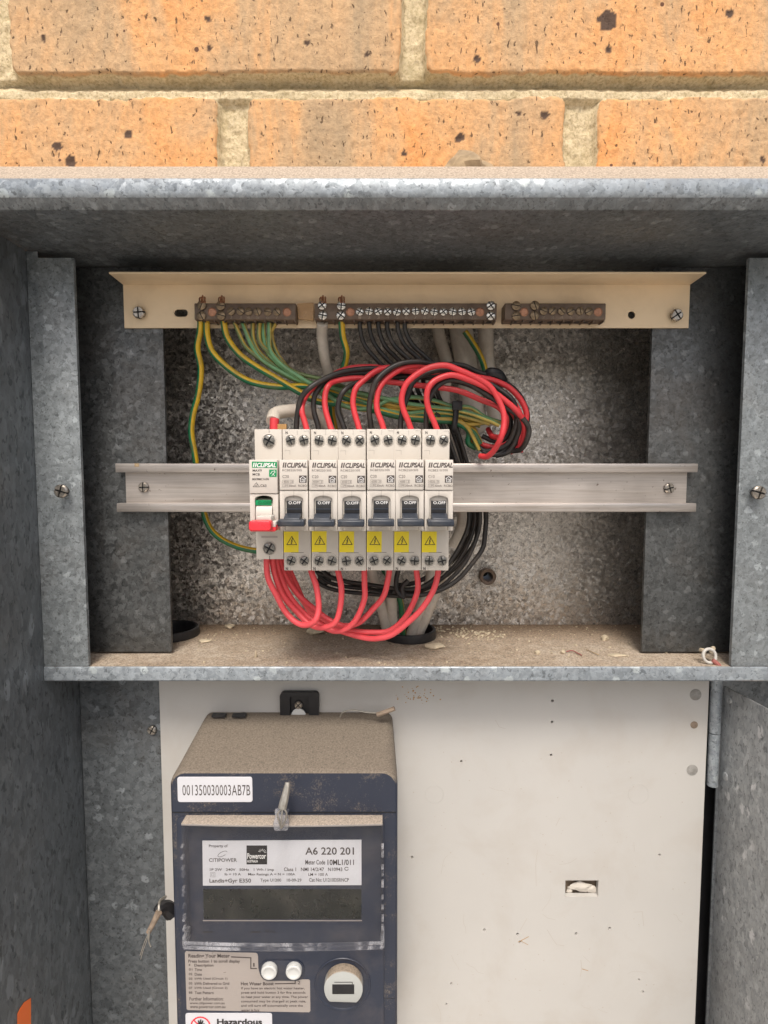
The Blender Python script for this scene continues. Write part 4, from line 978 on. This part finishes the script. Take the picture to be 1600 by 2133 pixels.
for p, lab in (([(765, 1160), (783, 1220), (795, 1270), (806, 1310), (818, 1350)], 'off white cable entering the middle bushing on its left side'),
               ([(812, 1170), (815, 1235), (818, 1290), (826, 1350)], 'narrow off white cable entering the middle bushing behind the red loops'),
               ([(905, 1170), (890, 1230), (868, 1290), (846, 1350)], 'off white cable slanting into the middle bushing from the right'),
               ([(935, 1160), (912, 1220), (885, 1290), (858, 1350)], 'rightmost off white cable slanting into the middle bushing')):
    cable(tw(p, (.425, .447)), .0042, lab)
# cable ties
def tie(u, v, D, lab):
    t = empty('cable_tie', at(u, v+40, D), lab, 'cable tie', 'black cable ties on the green wire bundle')
    bm = NB(); c = at(u, v, D)
    box(bm, c.x-.0036, c.x+.0036, c.y-.0030, c.y+.0014, c.z-.0030, c.z+.0034, .0005); build('tie_head', bm, 'blackpl', t)
    bm = NB(); tube(bm, [at(u, v-4, D+.002), at(u-2, v+8, D-.0006), at(u-3, v+25, D-.0014), at(u-6, v+46, D-.001), at(u-4, v+54, D+.006)], .0021, 8); build('tie_strap', bm, 'blackpl', t)
tie(952, 846, .397, 'black cable tie with a square head around the green wires')
bm = NB(); tube(bm, [at(1010, 790, .40), at(1022, 778, .394), at(1040, 784, .396), at(1046, 800, .402)], .0042, 10); o = build('tie_lug', bm, 'blackpl'); tag(o, 'black tie lug at the top right of the red and black coil', 'cable tie')

# ------------------------------------------------------------------ debris
def chip(u, v, r, mat, lab, sq=(1.2, 1, .7), seed=1):
    a = (u-800)/F; b = (v-1066.5)/F; dz = -SP-b*CP; dy = CP-b*SP; t = ZF/dz; c = Vector((a*t, dy*t-CD, ZF+r*sq[2]*.6))
    bm = NB(); lump(bm, c, r, sq, seed); o = build('stone_chip', bm, mat, sharp=30); tag(o, lab, 'stone chip', 'pale chips on the dusty shelf')
chip(478, 1308, .0035, 'stone', 'pale chip at the back of the shelf right of the left bushing', seed=2)
chip(427, 1337, .0034, 'stone', 'flat pale chip touching the left bushing', (1.5, 1, .4), 3)
chip(655, 1320, .0058, 'stone', 'largest pale lump on the shelf under the red loops', (1.3, 1, .6), 4)
chip(533, 1369, .0016, 'stone', 'small upright white chip near the shelf front edge', (.7, .7, 2), 5)
chip(905, 1350, .0050, 'stone', 'crumbly pale lump at the right foot of the middle bushing', (1.4, 1, .5), 6)
chip(1259, 1333, .0028, 'stone', 'pale yellow chip right of centre at the back of the shelf', (1, 1, .9), 7)
chip(1120, 1362, .0020, 'stone', 'pale chip near the shelf front, left of the thin red thread', (1, 1, .8), 8)
chip(1172, 1361, .0018, 'stone', 'tiny pale chip at the left end of the thin red thread', (1, 1, .8), 9)
chip(1285, 1366, .0030, 'stone', 'flat grey flake on the shelf near the front edge', (2.2, 1, .3), 10)
bm = NB()
for i in range(420):
    x = random.uniform(-.155, .235); y = random.uniform(Yd(.376), Yd(.478)); r = random.choice([.0003, .0004, .0005, .0008])*random.uniform(.7, 1.4)
    if min(math.hypot(x-BC.x, y-BC.y), math.hypot(x-BL.x, y-BL.y)) < .024: continue
    lump(bm, (x, y, ZF+r*.4), r, (1, 1, .7), i, 1)
for i in range(160):   # thicker drift around the middle bushing and towards the back right
    a = random.gauss(.6, .7); rr = random.uniform(.024, .05); x = BC.x+rr*math.cos(a)*1.6; y = min(Yd(.478), BC.y+rr*math.sin(a)*.6); r = random.uniform(.0004, .0014)
    lump(bm, (x, y, ZF+r*.4), r, (1, 1, .7), i, 1)
o = build('grit', bm, 'stone'); tag(o, 'sandy grit scattered over the shelf', 'grit', kind='stuff')
def ft(u, v, h=.001):
    a = (u-800)/F; b = (v-1066.5)/F; t = ZF/(-SP-b*CP); return Vector((a*t, (CP-b*SP)*t-CD, ZF+h))
bm = NB(); tube(bm, [ft(1180, 1360), ft(1192, 1359, .0014), ft(1205, 1364, .001), ft(1212, 1368)], .0004, 6); o = build('thread', bm, 'dullred'); tag(o, 'thin dark red thread lying on the dusty shelf', 'thread')
bm = NB(); tube(bm, [ft(1222, 1356), ft(1235, 1362, .0012), ft(1248, 1367)], .0004, 6); o = build('twig', bm, 'rock'); tag(o, 'thin brown twig lying on the shelf right of the red thread', 'twig')
bm = NB(); c = at(1478, 1366, .379)
for a0 in range(0, 360, 24):
    pass
ring = [c+Vector((.0044*math.cos(R(a)), .0010*math.sin(R(a)), .0046*math.sin(R(a)))) for a in range(0, 361, 30)]
tube(bm, ring, .00105, 8, 3); rg_ = empty('crimp_lug', c-Vector((0, 0, .006)), 'white ring lug with a pink wire stub at the right end of the shelf', 'crimp lug')
build('ring', bm, 'portgrey', rg_)
bm = NB(); tube(bm, [at(1484, 1375, .378), at(1492, 1381, .377), at(1499, 1388, .3765)], .0016, 8); build('wire_stub', bm, 'dullred', rg_)
bm = NB(); tube(bm, [at(1468, 1356, .380), at(1460, 1354, .384)], .0016, 8); tube(bm, [at(1482, 1357, .380), at(1486, 1350, .384)], .0016, 8); build('lug_tail', bm, 'stone', rg_)
bm = NB(); c = at(968, 341, .352); lump(bm, Vector((c.x, c.y, .1820)), .0120, (1.25, .9, 1.0), 11, 3)
o = build('roof_stone', bm, 'rock', sharp=20); tag(o, 'brown stone lying on top of the hood against the brick wall', 'stone')

# ------------------------------------------------------------------ meter board
DBd = .410
BD = empty('meter_board', (0.02, Yd(DBd), -.6), 'cream painted meter board with small drilled holes below the shelf', 'meter board')
x0, x1 = -.1712, .2475
small = [(1151, 1460, 3.2), (1150, 1504, 3.0), (1148, 1573, 3.0), (961, 1586, 3), (858, 1786, 3.2), (1374, 1781, 3), (1009, 1937, 3), (1078, 1946, 3.2), (1200, 1945, 3.2), (1270, 1934, 3.2), (940, 2049, 2.6), (930, 2092, 2.6), (1331, 2041, 2.8), (1339, 2066, 3), (1083, 1962, 3)]
hl = [circ(Xu(u, v, DBd), Zv(v, DBd), r*DBd/F, 12) for u, v, r in small]
s0 = at(1178, 1834, DBd); s1 = at(1246, 1868, DBd)
hl.append([(s0.x, s1.z), (s1.x, s1.z), (s1.x, s0.z), (s0.x, s0.z)])
bm = NB(); holed(bm, [(x0, -.60), (x1, -.60), (x1, -.1445), (x0, -.1445)], hl, Yd(DBd), Yd(DBd)+.004)
build('board_sheet', bm, 'board', BD)
for u, v, r, m in ((1449, 1447, 12.5, 'hole'), (1446, 1510, 8, 'sealtan'), (1442, 1604, 12, 'hole')):
    bm = NB(); lathe(bm, at(u, v, DBd), [(r*DBd/F, .0), (r*DBd/F, .0002), (r*.9*DBd/F, .0003)], 22); build('filler_plug', bm, m, BD)
for u, v, r in ((1330, 1654, 22), (905, 1655, 20)):
    bm = NB(); rr = r*DBd/F; lathe(bm, at(u, v, DBd), [(rr, .0001), (rr*.985, .00022), (rr*.965, .0001)], 36, cap=False); build('filler_ring', bm, 'board', BD)
bm = NB(); c = at(1212, 1852, .4128); 
box(bm, s0.x-.004, s1.x+.004, Yd(.4175), Yd(.4185), s1.z-.004, s0.z+.004); build('slot_backing', bm, 'sealtan', BD)
bm = NB()
lump(bm, c+Vector((-.001, .0012, .001)), .0052, (1.7, .35, .7), 21, 3); lump(bm, c+Vector((.0085, .0014, -.0012)), .0036, (1, .4, .9), 22, 3); lump(bm, c+Vector((-.009, .0014, -.0026)), .0026, (1, .4, .7), 23, 3)
o = build('white_plug_wire', bm, 'white'); tag(o, 'crumpled white material showing in the rectangular slot of the board', 'filler')
def scr(pts, wd=.8):
    bm = NB(); stroke(bm, pts, wd*.8, DBd, lift=.00008); build('scratch', bm, 'tape' if wd > 1 else 'scratchgrey', BD, recalc=False)
scr([(1080, 1962), (1092, 1956), (1101, 1951)], 1.5); scr([(1085, 1960), (1100, 1968)], 1.2); scr([(1084, 1937), (1098, 1913)]); scr([(1210, 2000), (1212, 2018), (1209, 2034)], 1.0); scr([(1212, 2018), (1225, 2022)], 1.6); scr([(1140, 1937), (1152, 1957), (1160, 1968)]); scr([(1320, 1900), (1338, 1899), (1341, 1929)]); scr([(1162, 1968), (1175, 1970)]); scr([(1120, 1770), (1116, 1800), (1117, 1845)]); scr([(1158, 1720), (1166, 1704)]); scr([(1032, 1500), (1040, 1514), (1053, 1518)])
bm = NB(); 
for i in range(46):
    u, v = random.gauss(868, 22), random.gauss(1448, 9); r = random.uniform(.6, 1.8); patch(bm, [(u-r, v-r*.6), (u+r, v-r), (u+r*.7, v+r), (u-r*.8, v+r*.6)], DBd, thick=.00009)
build('scuff_mark', bm, 'tape', BD, recalc=False)
rs = random.Random(5)
bm = NB()
for i in range(150):
    u, v = rs.uniform(845, 1440), rs.uniform(1560, 2125); r = rs.choice([.5, .6, .8, 1.1])
    patch(bm, [(u-r, v-r*.6), (u+r*rs.uniform(.6, 2), v-r), (u+r*.7, v+r), (u-r*.8, v+r*.6)], DBd, thick=.00007)
o = build('dirt_speck', bm, 'scratchgrey', BD, recalc=False); o['kind'] = 'stuff'
for i in range(16):
    u, v = rs.uniform(860, 1420), rs.uniform(1600, 2110); a = rs.uniform(0, 3.1); p = [(u, v)]
    for k in range(rs.randint(2, 4)): a += rs.uniform(-.5, .5); p.append((p[-1][0]+math.cos(a)*rs.uniform(5, 16), p[-1][1]+math.sin(a)*rs.uniform(5, 16)))
    scr(p, .55)

# ------------------------------------------------------------------ electricity meter
DM = .348
MT = empty('electricity_meter', (-.066, Yd(DBd), -.42), 'slate blue electricity meter with dusty top and clear display lid', 'electricity meter')
def hring(zz, D0, xa, xb, D1, xa1, xb1): pass
xa, xb = -.1405, .0090
zf = Zv(1606, DM); zk = Zv(1490, .405)
bm = NB()
# case lofted through three outlines from board to front
def outline(xa, xb, z0, z1, r): return rrect(xa, xb, z0, z1, r, 8)
lay = [(DBd-.0003, outline(-.1365, .0065, -.42, zk+.0002, .006)), (.402, outline(-.1372, .0070, -.42, zk-.0002, .008)), (.360, outline(-.1398, .0088, -.42, zf+.0022, .010)), (.3515, outline(-.1403, .0090, -.42, zf+.0004, .010)), (.3490, outline(-.1400, .0087, -.42, zf-.0004, .0098)), (DM, outline(-.1388, .0075, -.42, zf-.0016, .009))]
rings = [[bm.verts.new((x, Yd(D), z)) for x, z in o_] for D, o_ in lay]
for a, b in zip(rings, rings[1:]):
    for i in range(len(a)): bm.faces.new((a[i], a[(i+1) % len(a)], b[(i+1) % len(a)], b[i]))
bm.faces.new(rings[0]); bm.faces.new(rings[-1])
build('meter_case', bm, 'metertop', MT)
# groove between top cover and body
bm = NB(); gz_ = Zv(1690, DM); box(bm, xa+.0012, xb-.0012, Yd(DM)-.00035, Yd(DM)+.001, gz_-.0009, gz_-.0004); build('cover_joint', bm, 'void', MT)
bm = NB(); gz2 = Zv(2080, DM)
box(bm, -.0012, xb-.0014, Yd(DM)-.00008, Yd(DM)+.001, gz2, gz2+.0003); build('case_line', bm, 'void', MT)
bm = NB()   # raised front fascia, left edge and right seam
fx0, fx1 = Xu(372, 1850, DM), Xu(800, 1850, DM)
prism(bm, rrect(fx0, fx1, -.415, Zv(1700, DM), .004), Yd(DM)-.0011, Yd(DM)+.0005, 'y', bev=.0005); build('fascia', bm, 'meter', MT)
DFa = DM-.0011
# top vents, hanging tab
bm = NB()
for u in (456, 498): 
    c = at(u, 1497, .4)
    box(bm, c.x-.0050, c.x+.0050, Yd(.3985), Yd(.4035), c.z-.0006+.0022, c.z+.0030); 
build('vent_slot', bm, 'blackpl', MT)
bm = NB(); X0, X1 = Xu(583, 1470, .405), Xu(664, 1470, .405); Z1 = Zv(1443, .405); Z0 = zk-.006
holed(bm, rrect(X0, X1, Z0, Z1, .0030), [rrect(X0+.0075, X1-.0075, Z0+.002, Z1-.003, .0015)], Yd(.4050), Yd(.4095))
box(bm, X0+.007, X1-.007, Yd(.4085), Yd(.4096), Z0, Z1-.002); tb = build('hanging_tab', bm, 'blackpl', MT)
place('screw', SC_SM, MT, at(622, 1468, .4075), (0, .8, 0), .85)
bm = NB(); c = at(622, 1488, .4065); prism(bm, circ(c.x, c.z-.001, .0056, 24), Yd(.4060), Yd(.4075), 'y', bev=.0004); build('hook_plate', bm, 'button', MT)
# small seal wire on the top right
bm = NB(); tube(bm, [at(708, 1494, .398), at(715, 1484, .396), at(735, 1479, .395), at(765, 1484, .394), at(792, 1485, .393)], .00055, 6); build('seal_wire', bm, 'seal', MT)
bm = NB(); tube(bm, [at(786, 1489, .392), at(800, 1484, .391), at(822, 1476, .390)], .0018, 8); build('crimp_seal', bm, 'sealtan', MT)
# white number sticker
bm = NB(); a = at(370, 1618, DM); b = at(527, 1670, DM)
prism(bm, rrect(Xu(371, 1670, DM), Xu(526, 1640, DM), b.z, a.z, .0016), Yd(DM)-.0005, Yd(DM)+.0002, 'y', bev=.0001, seg=1); st = build('serial_sticker', bm, 'sticker', MT)
bm = NB(); ptext(bm, '001350030003AB7B', 381, 1634, 522, 1656, DM, 0.0, lift=.0006, spacing=1.05); build('serial_lettering', bm, 'ink', st, recalc=False)
# display recess contents
Dl = DFa-.0001
bm = NB(); prism(bm, [(Xu(422, 1800, DFa), Zv(1844, DFa)), (Xu(753, 1800, DFa), Zv(1843, DFa)), (Xu(753, 1750, DFa), Zv(1749, DFa)), (Xu(422, 1750, DFa), Zv(1751, DFa))], Yd(DFa)-.0004, Yd(DFa)+.0002, 'y'); lb = build('rating_label', bm, 'sticker', MT)
def T2(bm, s, x0, y0, x1, y1, w=0.014, sh=0.0, lift=.0005, sp=1.0): ptext(bm, s, *qm(x0, y0), *qm(x1, y1), DFa, w, sh, lift=lift, spacing=sp)
bm = NB()
T2(bm, 'A6 220 201', 932, 305, 1300, 362); T2(bm, 'Meter Code', 932, 400, 1082, 436); T2(bm, '10ML1/011', 1100, 398, 1300, 440, .02)
T2(bm, 'CITIPOWER', 203, 388, 415, 416, .012); T2(bm, 'Landis+Gyr E350', 207, 542, 522, 582, .02)
build('rating_lettering', bm, 'ink', lb, recalc=False)
bm = NB()
T2(bm, 'Property of', 203, 284, 345, 312); T2(bm, '1P 2W   240V   50Hz   1 Wh / imp', 210, 464, 696, 490); T2(bm, 'Class 1   NMI 14/2/47   N10943', 770, 458, 1212, 486); T2(bm, 'Ib = 10 A      Max Ratings A = N = 100A', 322, 500, 856, 524); T2(bm, 'LM = 100 A', 955, 500, 1103, 522)
T2(bm, 'Type U1200', 592, 542, 750, 572); T2(bm, '10-09-29', 792, 542, 903, 566); T2(bm, 'Cat No: U1210DSRNCP', 960, 538, 1262, 566)
stroke(bm, [qm(213, 497), qm(249, 497), qm(249, 530), qm(213, 530)], .5, DFa, True, lift=.00045); stroke(bm, [qm(222, 505), qm(240, 505), qm(240, 522), qm(222, 522)], .5, DFa, True, lift=.00047)
ec = [qm(305+34*math.cos(R(a))*1.0+8*math.sin(R(a)), 356-20*math.sin(R(a))+(-10)*math.cos(R(a))) for a in range(20, 330, 20)]; stroke(bm, ec, .9, DFa, lift=.00045)
ec = [qm(1244+14*math.cos(R(a)), 468-12*math.sin(R(a))) for a in range(30, 340, 30)]; stroke(bm, ec, 1.4, DFa, lift=.00045)
build('rating_small_print', bm, 'ink', lb, recalc=False)
bm = NB(); patch(bm, [qm(486, 295), qm(642, 295), qm(642, 438), qm(486, 438)], DFa-.0004); pb = build('logo_square', bm, 'blackink', lb)
bm = NB(); T2(bm, 'Powercor', 492, 348, 636, 390, .02, .1, .0008); T2(bm, 'AUSTRALIA', 492, 398, 574, 418, .02, 0, .0008)
for a in range(10, 175, 24): stroke(bm, [qm(606+16*math.cos(R(a)), 345-16*math.sin(R(a))), qm(606+32*math.cos(R(a)), 345-30*math.sin(R(a)))], .7, DFa, lift=.0008)
build('logo_lettering', bm, 'whiteink', pb, recalc=False)
bm = NB(); prism(bm, [(Xu(424, 1880, DFa), Zv(1914, DFa)), (Xu(753, 1880, DFa), Zv(1914, DFa)), (Xu(753, 1880, DFa), Zv(1852, DFa)), (Xu(424, 1880, DFa), Zv(1852, DFa))], Yd(DFa)-.0002, Yd(DFa)+.0002, 'y')
ld = build('display', bm, 'lcd', MT)
bm = NB(); stroke(bm, [(424, 1917), (753, 1917)], 2.2, DFa, lift=.0003); build('display_sill', bm, 'silver', ld, recalc=False)
bm = NB(); stroke(bm, [(424, 1941), (443, 1941)], 2.2, DFa, lift=.0002); stroke(bm, [(523, 1941), (542, 1941)], 2.2, DFa, lift=.0002); ptext(bm, 'Wh/imp', 552, 1936, 574, 1945, DFa, 0); build('pulse_mark', bm, 'blackink', MT, recalc=False)
# clear lid
DC = .3376
lx0, lx1 = Xu(377, 1718, DC), Xu(797, 1718, DC); lz1, lz0 = Zv(1719, DC), Zv(1974, DC); lz1b = Zv(1698, DM)
LID = NB()
def lidx(t): return lx0+(lx1-lx0)*t
N = 16
def bow(t): return .0016*(1-(2*t-1)**2)
A = []
for (z, dz_) in ((lz0+.0022, 1), (lz1-.0006, 1)):
    A.append([(lidx(i/N), Yd(DC)-bow(i/N), z) for i in range(N+1)])
fr_ = [[LID.verts.new(p) for p in row] for row in A]; bk_ = [[LID.verts.new((p[0], p[1]+.0012, p[2])) for p in row] for row in A]
for i in range(N):
    LID.faces.new((fr_[0][i], fr_[0][i+1], fr_[1][i+1], fr_[1][i])); LID.faces.new((bk_[0][i+1], bk_[0][i], bk_[1][i], bk_[1][i+1]))
for xx in (lx0, lx1-.0012): box(LID, xx, xx+.0012, Yd(DC)+.0013, Yd(DFa)-.0002, lz0+.0022, lz1-.0006)
lid = build('clear_lid', LID, 'clear', MT)
bm = NB()
top = [(lidx(i/N), Yd(DC)-bow(i/N)) for i in range(N+1)]+[(lx1, Yd(DFa)), (lx0, Yd(DFa))]
prism(bm, top, lz1-.0004, lz1+.0010, 'z', bev=.0004)
for v in bm.verts: 
    if v.co.y > Yd(DFa)-.002: v.co.z += (lz1b-lz1)*.25
build('lid_top', bm, 'coverdust', lid)
bm = NB()
for zz in (lz0+.0004, lz0+.0034):
    tube(bm, [(lidx(i/N), Yd(DC)-bow(i/N)-.0002, zz) for i in range(N+1)], .0010, 8, 1)
for t_ in (0, 1):
    x = lidx(t_); box(bm, x-.0012, x+.0012, Yd(DC)-.0004, Yd(DFa), lz0-.0004, lz0+.0072, .0005)
    for k in range(9):
        z = lz0+.012+k*.0070+random.uniform(-.002, .002); box(bm, x-.0008, x+.0008, Yd(DC)-.0003, Yd(DC)+.003, z, z+random.uniform(.001, .0035), .0002)
build('lid_rim', bm, 'clearedge', lid)
# lid latch and hanging seal
bm = NB(); c = at(586, 1718, .3355)
prism(bm, [(c.x-.0042, c.z-.0030), (c.x+.0042, c.z-.0030), (c.x+.0050, c.z+.0010), (c.x+.0036, c.z+.0062), (c.x+.0050, c.z+.0100), (c.x-.0040, c.z+.0100), (c.x-.0034, c.z+.0062), (c.x-.0050, c.z+.0010)], Yd(.3335), Yd(.3375), 'y', bev=.0008)
build('lid_latch', bm, 'clearedge', lid)
sl = empty('wire_seal', at(590, 1690, .334), 'grey crimped wire seal hanging through the latch of the clear lid', 'seal')
bm = NB(); tube(bm, [at(599, 1630, .338), at(597, 1645, .336), at(591, 1672, .333), at(588, 1684, .332)], .0024, 10, taper=lambda t: .62+.5*min(1, t*1.6)); build('seal_barrel', bm, 'seal', sl)
bm = NB(); tube(bm, [at(588, 1684, .331), at(578, 1696, .331), at(582, 1712, .3325), at(586, 1724, .333), at(593, 1712, .3325), at(597, 1694, .331), at(590, 1684, .331)], .0005, 6); tube(bm, [at(589, 1676, .3305), at(587, 1700, .330), at(585, 1726, .332)], .0004, 6); build('seal_loop', bm, 'seal', sl)
# silver instruction label
def QL(pts): return [ql(u, v) for u, v in pts]
bm = NB()
patch(bm, QL([(97, 178), (600, 190), (612, 196), (618, 215), (620, 300), (632, 345), (660, 372), (700, 381), (985, 383), (994, 390), (997, 610), (988, 620), (110, 604), (101, 596), (88, 190)]), DFa, thick=.0002)
il = build('instruction_label', bm, 'silver', MT)
bm = NB()
def T3(s, x0, y0, x1, y1, w=0.014): ptext(bm, s, *ql(x0, y0), *ql(x1, y1), DFa, w, lift=.0003)
T3('Reading Your Meter', 114, 196, 414, 232, .02); T3('Press button 1 to scroll display', 114, 238, 488, 266, .02); T3('#', 116, 268, 128, 284, .02); T3('Description', 158, 268, 296, 294, .02)
for i, (a, s, x1) in enumerate([('01', 'Time', 212), ('02', 'Date', 212), ('03', 'kWh Used (Circuit 1)', 397), ('05', 'kWh Delivered to Grid', 410), ('07', 'kWh Used (Circuit 2)', 397), ('88', 'Test Pattern', 297)]):
    y = 300+i*33.5; T3(a, 117, y, 143, y+17); T3(s, 160, y, x1, y+20)
T3('Further Information:', 122, 508, 368, 534, .01); T3('www.citipower.com.au', 124, 544, 376, 566); T3('www.powercor.com.au', 126, 574, 382, 596)
T3('Hot Water Boost', 494, 400, 732, 424, .025)
for i, (s, x1) in enumerate([('If you have an electric hot water heater,', 956), ('press and hold button 2 for five seconds', 962), ('to heat your water at any time. The power', 980), ('consumed may be charged at peak rate,', 965), ('and will turn off automatically once the', 943), ('water is hot.', 634)]):
    y = 436+i*31.5; T3(s, 496, y, x1, y+22)
T3('1', 583, 262, 594, 288, .01); T3('2', 905, 392, 924, 416, .01)
stroke(bm, QL([(426, 218), (566, 224), (566, 302), (606, 302)]), 2.2, DFa, lift=.0003); stroke(bm, QL([(745, 412), (887, 411), (887, 388)]), 2.2, DFa, lift=.0003)
build('instruction_lettering', bm, 'ink', il, recalc=False)
# hazard sticker at the bottom
bm = NB(); z1 = Zv(2110, DFa); prism(bm, rrect(Xu(387, 2125, DFa), Xu(567, 2125, DFa), z1-.045, z1, .0015), Yd(DFa)-.0003, Yd(DFa)+.0001, 'y'); hz_ = build('hazard_sticker', bm, 'sticker', MT)
bm = NB(); ptext(bm, 'Hazardous', *ql(322, 664), *ql(648, 708), DFa, .035, lift=.0005); ptext(bm, 'Voltage', *ql(322, 728), *ql(560, 778), DFa, .035, lift=.0005)
c = ql(202, 722)
for a, ln in ((-40, 30), (-18, 44), (2, 48), (22, 44), (52, 32)):
    d = (math.sin(R(a)), -math.cos(R(a))); stroke(bm, [(c[0]+d[0]*3, c[1]+d[1]*3), (c[0]+d[0]*ln/3.478, c[1]+d[1]*ln/3.478)], 3.0, DFa, lift=.0005)
patch(bm, [(c[0]-5, c[1]-4), (c[0]+5, c[1]-4), (c[0]+5, c[1]+6), (c[0]-5, c[1]+6)], DFa-.0003, thick=.00025)
build('hazard_lettering', bm, 'blackink', hz_, recalc=False)
bm = NB(); rr = [(c[0]+20*math.cos(R(a)), c[1]+20*math.sin(R(a))) for a in range(0, 360, 15)]; stroke(bm, rr, 2.8, DFa, True, lift=.00042); stroke(bm, [(c[0]-14, c[1]-14), (c[0]+14, c[1]+14)], 2.6, DFa, lift=.00055)
build('prohibition_ring', bm, 'redlever', hz_, recalc=False)
# buttons
bm = NB(); prism(bm, rrect(Xu(542, 2018, DFa), Xu(634, 2018, DFa), Zv(2041, DFa), Zv(1999, DFa), .0056), Yd(DFa)-.0010, Yd(DFa)+.0002, 'y', bev=.0004); build('button_surround', bm, 'meter', MT)
for u in (562, 613):
    bm = NB(); c = at(u, 2018, DFa-.001); lathe(bm, c, [(.0052, 0), (.0054, .001), (.0051, .0030), (.0044, .0035), (.0036, .0034), (.0030, .0029), (.0012, .0026)], 28); build('button', bm, 'button', MT)
# optical port
bm = NB(); c = at(714, 2050, DFa); lathe(bm, c, [(.0190, -.0002), (.0190, .0003), (.0186, .0007), (.0178, .0006), (.0172, .00012), (.0150, .0001)], 44); build('port_recess', bm, 'meter', MT)
bm = NB(); c = at(716, 2054, DFa-.004); rr_ = .0128
pts = [(c.x+rr_*math.cos(R(a)), c.z+rr_*math.sin(R(a))) for a in range(-48, 229, 8)]
prism(bm, pts, Yd(DFa)-.0065, Yd(DFa)-.0001, 'y', bev=.0006); PT = build('optical_port', bm, 'portdust', MT)
bm = NB(); a = at(692, 2051, DFa-.0067); b = at(738, 2071, DFa-.0067); box(bm, a.x, b.x, Yd(DFa)-.0068, Yd(DFa)-.0060, b.z, a.z, .0002); build('port_window', bm, 'void', PT)
bm = NB(); stroke(bm, [(697, 2046), (734, 2046), (734, 2050)], 1.2, DFa-.0067, lift=.0001); build('port_line', bm, 'blackpl', PT, recalc=False)
# side plug with hanging seal, left of the meter
sp_ = empty('side_seal', at(335, 1950, .37), 'tan tubed wire seal hanging from the black plug at the meter left side', 'seal')
bm = NB(); tube(bm, [at(358, 1900, .375), at(345, 1890, .372), at(333, 1893, .368), at(328, 1902, .366)], .0055, 10, taper=lambda t: 1.0-.45*t); build('plug', bm, 'blackpl', sp_)
bm = NB(); tube(bm, [at(331, 1900, .363), at(322, 1918, .362), at(309, 1943, .360)], .0024, 10, taper=lambda t: 1-.3*t); build('seal_tube', bm, 'sealtan', sp_)
bm = NB()
tube(bm, [at(311, 1938, .359), at(306, 1958, .358), at(298, 1980, .358), at(293, 1998, .358)], .0003, 6); tube(bm, [at(311, 1938, .359), at(310, 1960, .358), at(314, 1972, .358)], .0005, 6); tube(bm, [at(311, 1940, .359), at(300, 1965, .358), at(292, 1990, .358)], .0003, 6); tube(bm, [at(331, 1899, .364), at(333, 1878, .37), at(345, 1868, .38)], .0010, 6)
build('seal_strand', bm, 'seal', sp_)
